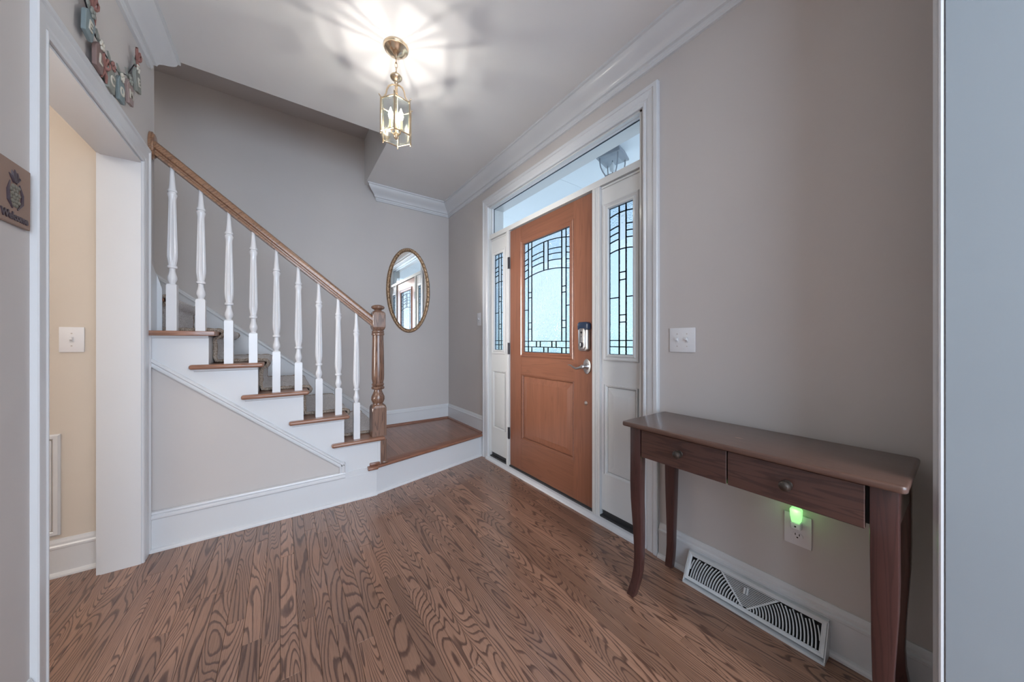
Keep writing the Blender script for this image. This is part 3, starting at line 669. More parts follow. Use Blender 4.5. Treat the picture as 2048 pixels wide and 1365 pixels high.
# base of the stair side
b = MB().extr([(0, 0), (0.012, 0), (0.012, 0.168), (0, 0.168)], (XL + 0.014, YS + 0.006, 0), (1, 0, 0), 0.562 - XL - 0.014, (0, -1, 0), (0, 0, 1)).build('base_board', 'trim', st)
MB().extr([(0.0, 0.168), (0.014, 0.168), (0.019, 0.174), (0.019, 0.182), (0.012, 0.188), (0.012, 0.194), (0.017, 0.199), (0.014, 0.207), (0.0, 0.210)], (XL + 0.014, YS + 0.006, 0), (1, 0, 0), 0.357 - XL - 0.014, (0, -1, 0), (0, 0, 1)).build('base_cap', 'trim', st)
MB().extr([(0.012, 0), (0.028, 0), (0.027, 0.009), (0.022, 0.016), (0.012, 0.019)], (XL + 0.014, YS + 0.006, 0), (1, 0, 0), 0.560 - XL - 0.014, (0, -1, 0), (0, 0, 1), (0, 0), (0.12, 0)).build('shoe_moulding', 'trim', st)
MB().box(0.357, 0.562, YS - 0.004, YS + 0.006, 0.168, 0.205).build('base_board', 'trim', st)
# skirt board along the far wall
def sk(x_): return 1.441 - 0.806 * (x_ + 0.559)
MB().prism([(-1.5, sk(-1.5) - 0.02), (0.735, sk(0.735) - 0.02), (0.79, 0.362), (0.79, LZ), (0.55, LZ), (-1.5, sk(-1.5) - 0.45)], lambda u, v, t: (u, t, v), YM - 0.020, YM - 0.0005).build('skirt_board', 'trim', st)
MB().extr([(0, -0.024), (0.022, -0.024), (0.026, -0.016), (0.022, -0.010), (0.022, -0.004), (0.012, 0.004), (0, 0.006)], (-1.5, YM - 0.001, sk(-1.5)), (0.7785, 0, -0.6276), 2.235 / 0.7785, (0, -1, 0), (0.6276, 0, 0.7785), (0, 0), (0, -0.2)).build('skirt_cap', 'trim', st)
# white skirt piece at the wall end beside the top visible tread
MB().prism([(-0.68, 1.165), (XL + 0.030, 1.165), (XL + 0.030, 1.40), (XL + 0.012, 1.47), (-0.68, 1.55)], lambda u, v, t: (u, t, v), 2.601, 2.613).build('skirt_board', 'trim', st)
MB().prism([(YS + 0.01, 1.166), (2.601, 1.166), (2.601, 1.47), (2.56, 1.50), (YS + 0.01, 1.53)], lambda u, v, t: (t, u, v), XL + 0.0005, XL + 0.010).build('skirt_board', 'trim', st)

# carpet runner
path = []
def pth():
    T = 0.016; P_ = [(0.589 + T, LZ + 0.004)]
    for k, (xr, z) in enumerate(RIS):
        nx = RIS[k + 1][0] if k + 1 < len(RIS) else xr - 0.231
        P_.append((xr + T, z - 0.045))
        cx_, cz_ = xr + 0.024, z - 0.012
        for a in (-80, -40, 0, 35, 65, 90): P_.append((cx_ + (0.014 + T) * math.cos(math.radians(a)), cz_ + (0.012 + T) * math.sin(math.radians(a))))
        for q in (0.75, 0.5, 0.25): P_.append((nx + T + (xr - nx) * q, z + T))
        P_.append((nx + T + 0.004, z + T))
        if k + 1 < len(RIS): P_.append((nx + T, z + T + 0.02)); P_.append((nx + T, z + 0.09))
    return P_
cp = pth(); YA, YB = 2.634, 3.445
rg = random.Random(3)
root = thing('carpet_runner', 'grey beige carpet runner climbing the oak stairs', 'carpet', (0.0, 3.03, LZ))
b = MB(); ny = 64
# refine along the path
fine = []
for (a, b0), (c, d) in zip(cp, cp[1:]):
    n = max(1, int(math.hypot(c - a, d - b0) / 0.014))
    for i in range(n): fine.append((a + (c - a) * i / n, b0 + (d - b0) * i / n))
fine.append(cp[-1])
grid = []
for i, (px, pz) in enumerate(fine):
    j0, j1 = max(i - 1, 0), min(i + 1, len(fine) - 1)
    tx, tz = fine[j1][0] - fine[j0][0], fine[j1][1] - fine[j0][1]; l = math.hypot(tx, tz) or 1
    nx_, nz_ = tz / l, -tx / l
    row = []
    for j in range(ny + 1):
        y = YA + (YB - YA) * j / ny; e = min(j, ny - j); d = (rg.random() - 0.4) * 0.006 - (0.010 if e == 0 else 0)
        row.append(b.v(px + nx_ * d, y + (rg.random() - 0.5) * 0.006, pz + nz_ * d))
    grid.append(row)
for A, B in zip(grid, grid[1:]):
    for j in range(ny): b.f([A[j], A[j + 1], B[j + 1], B[j]])
b.build('pile', 'carpet', root, 1.2)
for ye, s in ((YA, -1), (YB, 1)):
    b = MB(); rr = []
    for i, (px, pz) in enumerate(fine):
        j0, j1 = max(i - 1, 0), min(i + 1, len(fine) - 1)
        tx, tz = fine[j1][0] - fine[j0][0], fine[j1][1] - fine[j0][1]; l = math.hypot(tx, tz) or 1
        nx_, nz_ = tz / l, -tx / l; ring = []
        for k in range(8):
            a = 2 * PI * k / 8; r_ = 0.011 + (rg.random() - 0.5) * 0.006
            q = -0.006 + r_ * math.sin(a)
            ring.append((px + nx_ * q, ye + s * 0.002 + r_ * math.cos(a), pz + nz_ * q))
        rr.append(ring)
    b.rings(rr); b.build('edge_binding', 'binding', root, 1.2)

# ------------------------------------------------------------------ balustrade
YB0 = 2.534
rl = thing('stair_railing', 'oak handrail on white turned balusters ending at an oak newel post', 'railing', (0.0, YB0, 0.4))
def bal_mesh(block):
    H = block; w2 = 0.0205
    b = MB()
    b.rings([[(sx * w2, sy * w2, z) for sx, sy in ((-1, -1), (1, -1), (1, 1), (-1, 1))] for z in (0, H - 0.006)] + [[(sx * (w2 - 0.005), sy * (w2 - 0.005), H) for sx, sy in ((-1, -1), (1, -1), (1, 1), (-1, 1))]])
    pr = [(H - 0.004, 0.0135), (H + 0.004, 0.0125), (H + 0.012, 0.015), (H + 0.026, 0.0200), (H + 0.040, 0.0195), (H + 0.056, 0.0150), (H + 0.072, 0.0120), (H + 0.086, 0.0120),
          (H + 0.088, 0.0195), (H + 0.094, 0.0205), (H + 0.100, 0.0195), (H + 0.102, 0.0155), (H + 0.112, 0.0165), (H + 0.125, 0.0190, .10), (H + 0.150, 0.0210, .16), (H + 0.175, 0.0212, .17),
          (H + 0.25, 0.0195, .17), (H + 0.35, 0.0172, .17), (H + 0.44, 0.0155, .16), (H + 0.462, 0.0155, .05), (H + 0.472, 0.0160), (H + 0.486, 0.0195), (H + 0.492, 0.0205), (H + 0.498, 0.0165), (H + 0.504, 0.0160),
          (H + 0.506, 0.0195), (H + 0.514, 0.0190), (H + 0.522, 0.0150), (H + 0.56, 0.0118), (H + 0.60, 0.0100), (H + 0.66, 0.0092)]
    b.lathe(pr, (0, 0), 40, flute=10)
    return b.mesh('baluster', 'balu', 0.6, (0, 0, 0))[0]
mA, mB_ = bal_mesh(0.257), bal_mesh(0.183)
first = None
for i, (bx, z) in enumerate(((-0.489, 1.165), (-0.374, 1.165), (-0.253, 0.978), (-0.140, 0.978), (-0.026, 0.790), (0.090, 0.790), (0.205, 0.602), (0.321, 0.602), (0.436, 0.415))):
    me = mB_ if i % 2 else mA
    o = bpy.data.objects.new('baluster', me); link(o, rl, (bx, YB0, z))
# handrail profile (a across, b up) swept along the slope
HP = [(-0.020, -0.030), (0.020, -0.030), (0.022, -0.020), (0.017, -0.014), (0.018, -0.008), (0.029, -0.002), (0.031, 0.010), (0.027, 0.022), (0.016, 0.030), (0.0, 0.033),
      (-0.016, 0.030), (-0.027, 0.022), (-0.031, 0.010), (-0.029, -0.002), (-0.018, -0.008), (-0.017, -0.014), (-0.022, -0.020)]
rs = 0.812; rc, rn = 1 / math.hypot(1, rs), rs / math.hypot(1, rs)
x0r = XL + 0.014; zc = lambda x_: 1.262 + rs * (0.534 - x_)
MB().extr(HP, (x0r, YB0, zc(x0r)), (rc, 0, -rn), (0.540 - x0r) / rc, (0, 1, 0), (rn, 0, rc), (0, -rn / rc), (0, -rn / rc)).build('handrail', 'rail', rl, 0.5)
b = MB(); rg_ = []
for t_, k in ((0.0, 1.0), (0.010, 1.0), (0.013, 0.90), (0.018, 0.86), (0.020, 0.78)):
    rg_.append([(XL + 0.001 + t_, YB0 + 0.047 * k * math.cos(a), zc(XL) - 0.004 + 0.073 * k * math.sin(a)) for a in [2 * PI * i / 32 for i in range(32)]])
b.rings(rg_).build('rosette', 'rail', rl, 0.5)
# newel post
NX, NY, NH = 0.582, YB0, 0.049
def sqr(h, z): return [(NX - h, NY - h, z), (NX + h, NY - h, z), (NX + h, NY + h, z), (NX - h, NY + h, z)]
def octo(h, c, z): return [(NX - h + c, NY - h, z), (NX + h - c, NY - h, z), (NX + h, NY - h + c, z), (NX + h, NY + h - c, z), (NX + h - c, NY + h, z), (NX - h + c, NY + h, z), (NX - h, NY + h - c, z), (NX - h, NY - h + c, z)]
nw = MB()
nw.rings([octo(NH, 0.001, z) for z in (0.416, 0.600)] + [octo(NH, 0.006, 0.622), octo(NH - 0.004, 0.016, 0.638), octo(NH - 0.012, 0.020, 0.646)])
nb = MB().rings([octo(0.034, 0.018, 1.186), octo(0.040, 0.014, 1.196), octo(0.044, 0.006, 1.212), octo(0.044, 0.002, 1.228), octo(0.044, 0.002, 1.300), octo(0.042, 0.008, 1.318), octo(0.034, 0.016, 1.330)])
npost = nw.build('newel_post', 'newel', rl)
nb.build('upper_block', 'newel', npost)
MB().box(0.5895, NX + NH, NY - NH, NY + NH, LZ, 0.389).build('notched_foot', 'newel', npost)
MB().lathe([(0.640, 0.036), (0.652, 0.034), (0.662, 0.040), (0.680, 0.047), (0.700, 0.046), (0.722, 0.036), (0.742, 0.028), (0.752, 0.028), (0.756, 0.042), (0.766, 0.046), (0.774, 0.042), (0.777, 0.036), (0.782, 0.040), (0.790, 0.044), (0.797, 0.040), (0.800, 0.037),
            (0.83, 0.0425), (0.86, 0.0435), (0.95, 0.0425), (1.05, 0.0405), (1.13, 0.0385), (1.150, 0.038), (1.152, 0.043), (1.160, 0.045), (1.168, 0.043), (1.170, 0.040), (1.176, 0.043), (1.184, 0.042), (1.190, 0.036)], (NX, NY), 36).build('turned_shaft', 'newel', npost, 0.5)
MB().lathe([(1.326, 0.030), (1.334, 0.024), (1.340, 0.026), (1.346, 0.040), (1.354, 0.046), (1.362, 0.046), (1.370, 0.038), (1.376, 0.022), (1.378, 0.002)], (NX, NY), 30).build('cap', 'newel', npost, 0.8)
MB().box(0.602, NX + NH + 0.010, NY - NH - 0.010, NY + NH + 0.008, LZ, LZ + 0.016).bevel(0.005, 2).build('base_block', 'newel', npost, True)

# ------------------------------------------------------------------ oval mirror
MC = (1.130, 1.660); EA, EB = 0.237, 0.460
mr = thing('oval_mirror', 'oval wall mirror in a carved gilt frame above the landing', 'mirror', (MC[0], YM, MC[1] - EB))
PF = [(-0.040, 0.004), (-0.038, 0.014), (-0.032, 0.018), (-0.024, 0.022), (-0.014, 0.026), (-0.006, 0.022), (-0.003, 0.016), (0.0, 0.008), (0.0, 0.0), (-0.040, 0.0)]
b = MB(); n = 120; R = []
for i in range(n):
    t_ = 2 * PI * i / n
    R.append([b.v(MC[0] + (EA + a) * math.cos(t_), YM - 0.001 - p, MC[1] + (EB + a) * math.sin(t_)) for a, p in PF])
for i in range(n):
    A, B = R[i], R[(i + 1) % n]
    for k in range(len(PF)): b.f([A[k], B[k], B[(k + 1) % len(PF)], A[(k + 1) % len(PF)]])
fr = b.build('frame', 'gilt', mr, 0.9)
b = MB()
for i in range(96):
    t_ = 2 * PI * (i + 0.3 * (i % 2)) / 96; s = 1 if i % 2 else -1
    a = -0.019 + 0.006 * s
    b.ball((MC[0] + (EA + a) * math.cos(t_), YM - 0.023, MC[1] + (EB + a) * math.sin(t_)), 0.0075, (1.1, 0.7, 1.3), 8, 5)
tag(b.build('carved_leaves', 'gilt', fr, True), kind='stuff')
b = MB(); b.prism([(MC[0] + (EA - 0.036) * math.cos(2 * PI * i / 96), MC[1] + (EB - 0.036) * math.sin(2 * PI * i / 96)) for i in range(96)], lambda u, v, t: (u, t, v), YM - 0.006, YM - 0.002)
b.build('mirror_glass', 'mirror', mr)

# ------------------------------------------------------------------ switches, outlet, access panel
def switch(name, label, fn, h0, h1, v0, v1, n, out):
    t = thing(name, label, 'switch', fn((h0 + h1) / 2, v0, 0))
    MB().prism([(h0, v0), (h1, v0), (h1, v1), (h0, v1)], lambda u, v, q: fn(u, v, q), 0.0003, 0.006).bevel(0.0025, 2).build('cover_plate', 'plastic', t, True)
    for i in range(n):
        h = h0 + (h1 - h0) * ((i + 0.5) / n if n == 1 else (0.31 + 0.38 * i)); v = (v0 + v1) / 2
        MB().prism([(h - 0.006, v - 0.013), (h + 0.006, v - 0.013), (h + 0.006, v + 0.013), (h - 0.006, v + 0.013)], lambda u, w_, q: fn(u, w_, q), 0.006, 0.0075).build('toggle_slot', 'trim', t)
        b = MB(); b.rings([[fn(h - 0.004, v - 0.006 + d, o_), fn(h + 0.004, v - 0.006 + d, o_), fn(h + 0.004, v + 0.006 + d, o_), fn(h - 0.004, v + 0.006 + d, o_)] for o_, d in ((0.007, 0), (0.018, 0.006))]).build('toggle', 'plastic', t)
        for q in (-0.030, 0.030):
            b = MB(); b.prism([(h + 0.003 * math.cos(a * PI / 4), v + q + 0.003 * math.sin(a * PI / 4)) for a in range(8)], lambda u, w_, r: fn(u, w_, r), 0.0055, 0.0068).build('screw', 'nickel', t)
switch('light_switch', 'white double light switch right of the front door', onW(XW), 0.752, 0.876, 1.055, 1.174, 2, 1)
switch('light_switch', 'small white light switch left of the door casing', onW(XW), 2.775, 2.850, 1.262, 1.388, 1, 1)
switch('light_switch', 'white single light switch seen through the opening', onY_(YS + 0.01), -0.860, -0.783, 1.056, 1.177, 1, 1)
ap = thing('access_panel', 'off-white wall panel low behind the near casing', 'panel', (-0.98, YS + 0.01, 0.19))
MB().frame(onY_(YS + 0.01), -1.085, -0.877, 0.213, 0.647, [(0, 0), (0, 0.008), (0.004, 0.012), (0.016, 0.012), (0.022, 0.006), (0.022, 0)]).build('frame', 'trim', ap)
MB().box(-1.080, -0.881, YS + 0.004, YS + 0.0095, 0.218, 0.642).build('door', 'trim', ap)
# outlet with plug-in night light
fn = onW(XW)
t = thing('wall_outlet', 'white double wall outlet under the console table', 'outlet', (XW, 0.378, 0.333))
MB().prism([(0.338, 0.334), (0.419, 0.334), (0.419, 0.452), (0.338, 0.452)], fn, 0.0003, 0.006).bevel(0.0025, 2).build('cover_plate', 'plastic', t, True)
for cz in (0.372, 0.414):
    s_ = MB().prism([(0.3785 + 0.0165 * math.cos(a * PI / 10), cz + 0.0135 * math.sin(a * PI / 10)) for a in range(20)], fn, 0.006, 0.008).build('socket', 'plastic', t)
    MB().frame(fn, 0.372, 0.385, cz - 0.003, cz + 0.003, [(0.0098, 0.0062), (0.0098, 0.0066), (0.0112, 0.0066), (0.0112, 0.0062)]).build('rim', 'slot', s_) if False else None
    for dy in (-0.006, 0.006): MB().prism([(0.3785 + dy - 0.0012, cz + 0.001), (0.3785 + dy + 0.0012, cz + 0.001), (0.3785 + dy + 0.0012, cz + 0.009), (0.3785 + dy - 0.0012, cz + 0.009)], fn, 0.0078, 0.0084).build('slot', 'slot', s_)
    MB().prism([(0.3785 + 0.0028 * math.cos(a * PI / 4), cz - 0.006 + 0.0028 * math.sin(a * PI / 4)) for a in range(8)], fn, 0.0078, 0.0084).build('slot', 'slot', s_)
t = thing('night_light', 'small plug-in night light glowing green above the outlet', 'night light', (XW - 0.02, 0.3785, 0.403))
MB().box(XW - 0.034, XW - 0.0085, 0.363, 0.394, 0.403, 0.430).bevel(0.005, 3).build('body', 'plastic', t, True)
MB().lathe([(0, 0.003), (-0.0015, 0.003)], (0.3785, 0.416), 10, axis='X', base=XW - 0.034).build('sensor', 'slot', t)
MB().rings([[(XW - 0.022 + sx * 0.009 * k, 0.3785 + sy * 0.013 * k, z) for sx, sy in ((-1, -1), (1, -1), (1, 1), (-1, 1))] for z, k in ((0.430, 1.0), (0.455, 1.25), (0.478, 1.3), (0.482, 1.0))]).bevel(0.003, 2).build('lens', 'green_led', t, True)
l = bpy.data.lights.new('night_light_glow', 'POINT'); l.energy = 0.02; l.color = (0.45, 1.0, 0.35); l.shadow_soft_size = 0.01
lo = bpy.data.objects.new('night_light_glow', l); col.objects.link(lo); lo.location = (XW - 0.05, 0.3785, 0.475)

# ------------------------------------------------------------------ baseboard register
vt = thing('floor_register', 'white slanted baseboard vent with curved slats under the console table', 'vent', (1.545, 0.53, 0))
A0 = Vector((1.512, 0, 0.010)); A1 = Vector((1.572, 0, 0.118)); UD = (A1 - A0); UL = UD.length; UD.normalize(); UN = Vector((-UD.z, 0, UD.x))
y0v, y1v = 0.287, 0.768
def vf(h, v, o): p = A0 + UD * v + UN * o; return (p.x, h, p.z)       # h = world y, v = up the slope
MB().frame(vf, y0v + 0.018, y1v - 0.018, 0.024, UL - 0.014, [(0, -0.003), (0, 0.0), (0.006, 0.003), (0.0135, 0.003), (0.0140, 0.0), (0.0140, -0.003)]).build('face_frame', 'ventm', vt)
MB().box(1.508, 1.583, y0v, y1v, 0.0, 0.010).build('bottom_lip', 'ventm', vt)
for yy in (y0v, y1v - 0.003): MB().prism([(1.509, 0.008), (1.583, 0.008), (1.583, 0.121), (1.571, 0.121)], lambda u, v, q: (u, q, v), yy, yy + 0.003).build('end_plate', 'ventm', vt)
MB().box(1.566, 1.584, y0v, y1v, 0.117, 0.122).build('top_lip', 'ventm', vt)
MB().prism([(y0v + 0.004, 0.008), (y1v - 0.004, 0.008), (y1v - 0.004, UL - 0.004), (y0v + 0.004, UL - 0.004)], vf, -0.022, -0.019).build('back_plate', 'dark', vt)
yc = (y0v + y1v) / 2; vb, vtp = 0.025, UL - 0.015; hw = 0.098
for s in (-1, 1):
    pts = [(yc + s * 0.004, vb), (yc + s * 0.012, vb), (yc + s * (hw + 0.005), vtp), (yc + s * (hw - 0.004), vtp)]
    MB().prism(pts, vf, -0.004, 0.002).build('divider', 'ventm', vt)
b = MB()
for i in range(14):
    v = vb + 0.006 + (vtp - vb - 0.008) * i / 13; hh = 0.006 + (hw - 0.006) * (v - vb) / (vtp - vb)
    b.prism([(yc - hh, v - 0.0014), (yc + hh, v - 0.0014), (yc + hh, v + 0.0014), (yc - hh, v + 0.0014)], vf, -0.010, -0.001)
tag(b.build('straight_louvers', 'ventm', vt), kind='stuff')
for s in (-1, 1):
    b = MB(); ex = y1v - 0.018 - yc
    for i in range(24):
        r_ = 0.014 + 0.0102 * i; last = None
        for k in range(25):
            a = (PI / 2) * k / 24
            h = r_ * math.cos(a) + 0.006; v = vb + r_ * math.sin(a) * 1.05
            inside = v <= vtp and h <= ex and (h - 0.008) >= (hw - 0.006) * (v - vb) / (vtp - vb)
            if inside and last:
                (ha, va), (hb, vb_) = last, (h, v); d = math.hypot(hb - ha, vb_ - va) or 1; nx_, nv_ = -(vb_ - va) / d * 0.0017, (hb - ha) / d * 0.0017
                b.prism([(yc + s * (ha - nx_), va - nv_), (yc + s * (hb - nx_), vb_ - nv_), (yc + s * (hb + nx_), vb_ + nv_), (yc + s * (ha + nx_), va + nv_)], vf, -0.011, -0.001)
            last = (h, v) if inside else None
    tag(b.build('curved_louvers', 'ventm', vt), kind='stuff')
MB().prism([(yc + 0.004, 0.072), (yc + 0.010, 0.072), (yc + 0.010, 0.094), (yc + 0.004, 0.094)], vf, -0.002, 0.010).build('lever', 'ventm', vt)
MB().prism([(yc - 0.004, 0.074), (yc + 0.001, 0.074), (yc + 0.001, 0.098), (yc - 0.004, 0.098)], vf, -0.002, 0.005).build('lever', 'ventm', vt)

# ------------------------------------------------------------------ console table
ct = thing('console_table', 'narrow dark cherry console table with two drawers and curved legs', 'table', (1.40, 0.487, 0))
b = MB()
tx0, tx1, ty0, ty1 = 1.222, 1.568, 0.086, 0.890; cr = 0.014
out = []
for cx_, cy_, a0 in ((tx1 - cr, ty1 - cr, 0), (tx0 + cr, ty1 - cr, 90), (tx0 + cr, ty0 + cr, 180), (tx1 - cr, ty0 + cr, 270)):
    for k in range(5): a = math.radians(a0 + k * 22.5); out.append((cx_ + cr * math.cos(a), cy_ + cr * math.sin(a)))
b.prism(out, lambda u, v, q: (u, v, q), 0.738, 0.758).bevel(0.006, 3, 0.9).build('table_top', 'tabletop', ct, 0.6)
top_s = MB(); top_s.prism([(1.355, 0.470), (1.350, 0.492), (1.354, 0.500), (1.358, 0.486)], lambda u, v, q: (u, v, q), 0.7578, 0.7582).build('scratch', 'scratch', ct)
def leg(X, Y, sx, sy, name='leg'):
    rg_ = []
    for z, w_, d_, off in ((0.738, .050, .038, 0), (0.60, .050, .038, 0), (0.50, .0495, .038, 0.0005), (0.42, .047, .037, -0.001), (0.34, .043, .036, -0.005), (0.26, .038, .034, -0.009), (0.18, .0345, .032, -0.011), (0.12, .034, .031, -0.009), (0.07, .034, .031, -0.003), (0.03, .034, .031, 0.005), (0.0, .033, .030, 0.011)):
        # keep the outer corner as the reference
        oy = Y + sy * (0.025 - w_ / 2 + off); ox = X + sx * (0.019 - d_ / 2 + off)
        rg_.append([(ox - d_ / 2, oy - w_ / 2, z), (ox + d_ / 2, oy - w_ / 2, z), (ox + d_ / 2, oy + w_ / 2, z), (ox - d_ / 2, oy + w_ / 2, z)])
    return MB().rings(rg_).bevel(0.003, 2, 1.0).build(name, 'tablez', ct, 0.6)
leg(1.266, 0.838, -1, 1); leg(1.266, 0.127, -1, -1); leg(1.545, 0.838, 1, 1); leg(1.545, 0.127, 1, -1)
MB().box(1.262, 1.282, 0.15, 0.815, 0.628, 0.738).build('front_apron', 'dark', ct)  # apron blackened: the shade of the recess around the drawers is in its colour
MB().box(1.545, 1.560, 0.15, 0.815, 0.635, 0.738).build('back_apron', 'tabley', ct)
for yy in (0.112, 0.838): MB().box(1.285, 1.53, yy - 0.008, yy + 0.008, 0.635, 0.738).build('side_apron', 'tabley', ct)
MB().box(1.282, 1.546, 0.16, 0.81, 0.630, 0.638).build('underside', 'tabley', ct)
for a, c in ((0.485, 0.809), (0.160, 0.481)):
    d = MB().box(1.246, 1.264, a, c, 0.617, 0.732).bevel(0.0015, 1).build('drawer', 'tabley', ct)
    m_ = (a + c) / 2
    MB().lathe([(0, 0.014), (-0.003, 0.013), (-0.005, 0.006), (-0.013, 0.006), (-0.016, 0.013), (-0.020, 0.0155), (-0.025, 0.0145), (-0.027, 0.010), (-0.028, 0.009), (-0.030, 0.005)], (m_, 0.676), 20, axis='X', base=1.246).build('knob', 'knobm', d, True)

# ------------------------------------------------------------------ hanging lantern
LX, LY = 0.503, 1.786
ln = thing('hanging_lantern', 'brass hanging lantern with clear glass panes and lit candle bulbs', 'lantern', (LX, LY, 2.20))
MB().lathe([(2.6895, 0.064), (2.684, 0.064), (2.680, 0.060), (2.676, 0.060), (2.672, 0.052), (2.660, 0.044), (2.650, 0.030), (2.644, 0.016), (2.636, 0.010), (2.628, 0.004)], (LX, LY), 36).build('canopy', 'brass', ln, 0.8)
z = 2.632
for k in range(4):
    pts = []
    for i in range(17):
        a = 2 * PI * i / 16; u = 0.007 * math.cos(a); v = 0.016 * math.sin(a)
        pts.append((LX + (u if k % 2 else 0), LY + (0 if k % 2 else u), z - 0.014 + v))
    MB().tube(pts, 0.0018, 6).build('chain_link', 'brass', ln, True); z -= 0.0255
MB().lathe([(2.545, 0.004), (2.540, 0.010), (2.534, 0.028), (2.528, 0.031), (2.522, 0.029), (2.512, 0.018), (2.506, 0.009), (2.500, 0.011), (2.494, 0.008)], (LX, LY), 28).build('collar', 'brass', ln, 0.8)
MB().tube([(LX, LY, 2.50), (LX, LY, 2.215)], 0.005, 10).build('stem', 'brass', ln, True)
MB().tube([(LX, LY, 2.494), (LX, LY, 2.44)], [0.007, 0.009], 10).build('stem_sleeve', 'brass', ln, True)
# hexagon: nearest corner slightly right of the line to the viewer
a0 = math.atan2(-0.821 * 0 - 0.0665 - 0.0116, -0.0472 + 0.0163)
HR = 0.083; zb, zt = 2.204, 2.377
cor = [(LX + HR * math.cos(a0 + k * PI / 3), LY + HR * math.sin(a0 + k * PI / 3)) for k in range(6)]
for k in range(6):
    x_, y_ = cor[k]; x2, y2 = cor[(k + 1) % 6]; dx, dy = (x_ - LX) / HR, (y_ - LY) / HR
    p = MB().tube([(x_, y_, zb - 0.010), (x_, y_, zt + 0.006), (x_ + dx * 0.008, y_ + dy * 0.008, zt + 0.014)], [0.0042, 0.0042, 0.003], 8).build('post', 'brass', ln, True)
    MB().ball((x_, y_, zb - 0.012), 0.0045).build('finial', 'brass', p, True)
    MB().ball((x_ + dx * 0.009, y_ + dy * 0.009, zt + 0.015), 0.003).build('finial', 'brass', p, True)
    for z_ in (zb, zt): MB().tube([(x_, y_, z_), (x2, y2, z_)], 0.0034, 6).build('rim_bar', 'brass', ln, True)
    eb = MB()
    for q0, q1, w0, w1 in ((0.05, 0.16, zb + 0.004, zt - 0.004), (0.84, 0.95, zb + 0.004, zt - 0.004), (0.16, 0.84, zt - 0.013, zt - 0.004), (0.16, 0.84, zb + 0.004, zb + 0.013)):
        eb.prism([(q0, w0), (q1, w0), (q1, w1), (q0, w1)], lambda u, v, q: (x_ + (x2 - x_) * u - dx * q, y_ + (y2 - y_) * u - dy * q, v), 0.0025, 0.0040)
    pn = MB().prism([(0.02, zb + 0.002), (0.98, zb + 0.002), (0.98, zt - 0.002), (0.02, zt - 0.002)], lambda u, v, q: (x_ + (x2 - x_) * u - dx * q, y_ + (y2 - y_) * u - dy * q, v), 0, 0.002).build('glass_pane', 'g_lamp', ln)
    tag(eb.build('bevelled_edge', 'g_edge', pn), kind='stuff')
for k in range(3):
    a = a0 + k * 2 * PI / 3 + PI / 3
    ca, sa = math.cos(a), math.sin(a)
    # roof scroll arm
    MB().tube([(LX + ca * r_, LY + sa * r_, z_) for r_, z_ in ((0.006, 2.485), (0.020, 2.480), (0.040, 2.462), (0.050, 2.438), (0.056, 2.410), (0.068, 2.388), (0.080, 2.378))], 0.0042, 7).build('roof_arm', 'brass', ln, True)
    cx_, cy_ = LX + ca * 0.030, LY + sa * 0.030
    MB().tube([(LX, LY, 2.222), (LX + ca * 0.012, LY + sa * 0.012, 2.216), (LX + ca * 0.026, LY + sa * 0.026, 2.222), (cx_, cy_, 2.238)], 0.003, 8).build('candle_arm', 'brass', ln, True)
    cd = MB().lathe([(2.236, 0.004), (2.238, 0.012), (2.242, 0.012), (2.243, 0.0085), (2.290, 0.0085)], (cx_, cy_), 14).build('candle', 'candle', ln, 0.6)
    MB().lathe([(2.290, 0.005), (2.300, 0.010), (2.312, 0.0125), (2.326, 0.011), (2.340, 0.006), (2.354, 0.0015)], (cx_, cy_), 14).build('bulb', 'bulb', cd, True)
    l = bpy.data.lights.new('candle_bulb_light', 'POINT'); l.energy = 1.6; l.color = (1.0, 0.95, 0.89); l.shadow_soft_size = 0.004
    lo = bpy.data.objects.new('candle_bulb_light', l); col.objects.link(lo); lo.location = (cx_, cy_, 2.308)
MB().lathe([(2.192, 0.002), (2.196, 0.006), (2.202, 0.011), (2.208, 0.014), (2.213, 0.010), (2.220, 0.012), (2.228, 0.012), (2.232, 0.006)], (LX, LY), 18).build('hub', 'brass', ln, 0.8)

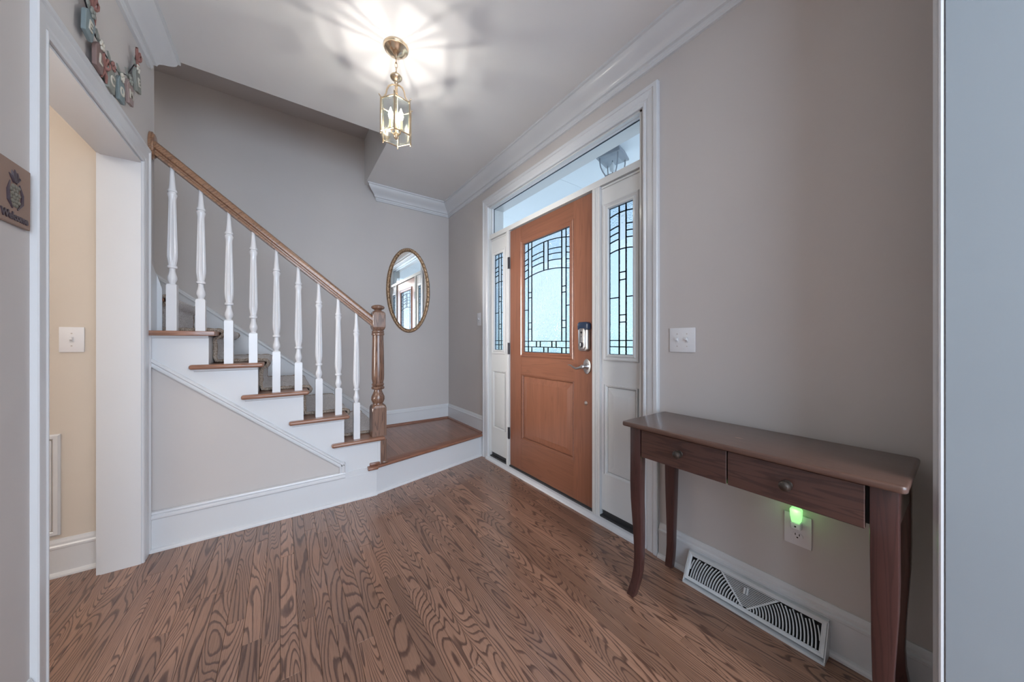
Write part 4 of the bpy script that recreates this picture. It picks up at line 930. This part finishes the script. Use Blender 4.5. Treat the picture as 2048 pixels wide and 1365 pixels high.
# ------------------------------------------------------------------ wall decorations on the left wall
gl_ = thing('welcome_garland', 'hanging garland of painted wooden letter tags above the cased opening', 'wall decoration', (XL, 1.96, 2.10))
def gp(y, z, o): return (XL + o, y, z)
tags = [('W', 1.665, 2.330, 'green', -50), ('E', 1.785, 2.222, 'teal', -35), ('L', 1.862, 2.160, 'brownp', -22), ('C', 1.965, 2.150, 'green', -8), ('O', 2.060, 2.165, 'teal', 8), ('M', 2.160, 2.215, 'pinkp', 25), ('E', 2.255, 2.330, 'green', 40)]
wire = [(XL + 0.020, 1.60, 2.43)] + [(XL + 0.012, y + 0.005, z + 0.075) for _, y, z, _, _ in tags] + [(XL + 0.015, 2.262, 2.45)]
MB().tube(wire, 0.0022, 6).build('wire', 'hinge', gl_, True)
for i, (ch, y, z, mt, rot) in enumerate(tags):
    r_ = math.radians(rot) * 0.35; c, s = math.cos(r_), math.sin(r_)
    def tf(u, v, o, y=y, z=z, c=c, s=s): return (XL + 0.014 + o, y + u * c - v * s, z + u * s + v * c)
    pot = MB().prism([(-0.026, -0.052), (0.026, -0.052), (0.036, 0.018), (0.030, 0.030), (0.010, 0.052), (-0.010, 0.052), (-0.030, 0.030), (-0.036, 0.018)], tf, 0, 0.012).bevel(0.002, 1).build('letter_tag', mt, gl_)
    text_part(ch, 0.050, 0.003, lambda u, v, o, tf=tf: tf(u, v - 0.010, 0.0115 + o), 'cream', 'letter', pot, 0.0015)
    b = MB()
    for k in range(5): a = 2 * PI * k / 5 + i; b.ball(tf(0.012 * math.cos(a), 0.050 + 0.012 * math.sin(a), 0.014), 0.008, (0.5, 1, 1), 8, 5)
    b.build('flower', ('cream', 'green')[i % 2] if i != 3 else 'raffia', pot, True)
    for sgn in (-1, 1):
        MB().prism([(0.0, 0.055), (sgn * 0.018, 0.062), (sgn * 0.030, 0.088), (sgn * 0.010, 0.078)], tf, 0.004, 0.009).build('leaf', 'green', pot)
for (y, z) in ((2.258, 2.425), (1.815, 2.300), (1.910, 2.150)):
    b = MB()
    for sgn in (-1, 1):
        b.tube([(XL + 0.02, y, z)] + [(XL + 0.02 + 0.006 * math.sin(q), y + sgn * 0.03 * math.sin(q), z + 0.045 * (1 - math.cos(q)) / 2 + 0.004 * q) for q in (0.6, 1.2, 1.8, 2.4)] + [(XL + 0.022, y, z + 0.006)], 0.0045, 6)
        b.tube([(XL + 0.02, y, z), (XL + 0.022, y + sgn * 0.012, z - 0.022), (XL + 0.020, y + sgn * 0.020, z - 0.045)], [0.004, 0.005, 0.003], 6)
    b.ball((XL + 0.024, y, z + 0.002), 0.008)
    b.build('raffia_bow', 'raffia', gl_, True)

pq = thing('clay_plaque', 'small tan clay plaque with a dark pineapple at the left edge', 'plaque', (XL, 1.43, 1.405))
MB().prism([(1.362, 1.412), (1.498, 1.412), (1.499, 1.574), (1.362, 1.574)], lambda u, v, q: (q, u, v), XL + 0.001, XL + 0.008).bevel(0.002, 1).build('tile', 'plaqw', pq)
pf_ = XL + 0.008; pc = 1.432
b = MB()
for i in range(6):
    for j in range(3): b.ball((pf_, pc + (j - 1) * 0.013 * (1 - 0.08 * abs(i - 2.5)) + (0.004 if i % 2 else -0.004), 1.462 + i * 0.0095), 0.0068, (0.5, 1, 0.9), 8, 5)
b.build('pineapple', 'plaqg', pq, True)
b = MB()
for s in (-1, 1):
    b.tube([(pf_, pc + s * 0.010, 1.452), (pf_, pc + s * 0.026, 1.470), (pf_, pc + s * 0.028, 1.495), (pf_, pc + s * 0.018, 1.520)], [0.002, 0.0045, 0.004, 0.002], 6)
b.build('outline', 'plaqd', pq, True)
for i, (dy, dz) in enumerate(((-0.022, 0.022), (-0.012, 0.034), (0.0, 0.040), (0.012, 0.034), (0.022, 0.022))):
    MB().tube([(pf_, pc + dy * 0.2, 1.520), (pf_, pc + dy * 0.7, 1.520 + dz * 0.6), (pf_, pc + dy, 1.520 + dz * 0.85)], [0.003, 0.0042, 0.0012], 6).build('leaf', 'plaqd', pq, True)
text_part('Welcome', 0.026, 0.002, lambda u, v, o: (pf_ + o, pc + u, 1.432 + v), 'plaqd', 'letters', pq, 0.0012)

bpy.context.view_layer.update()
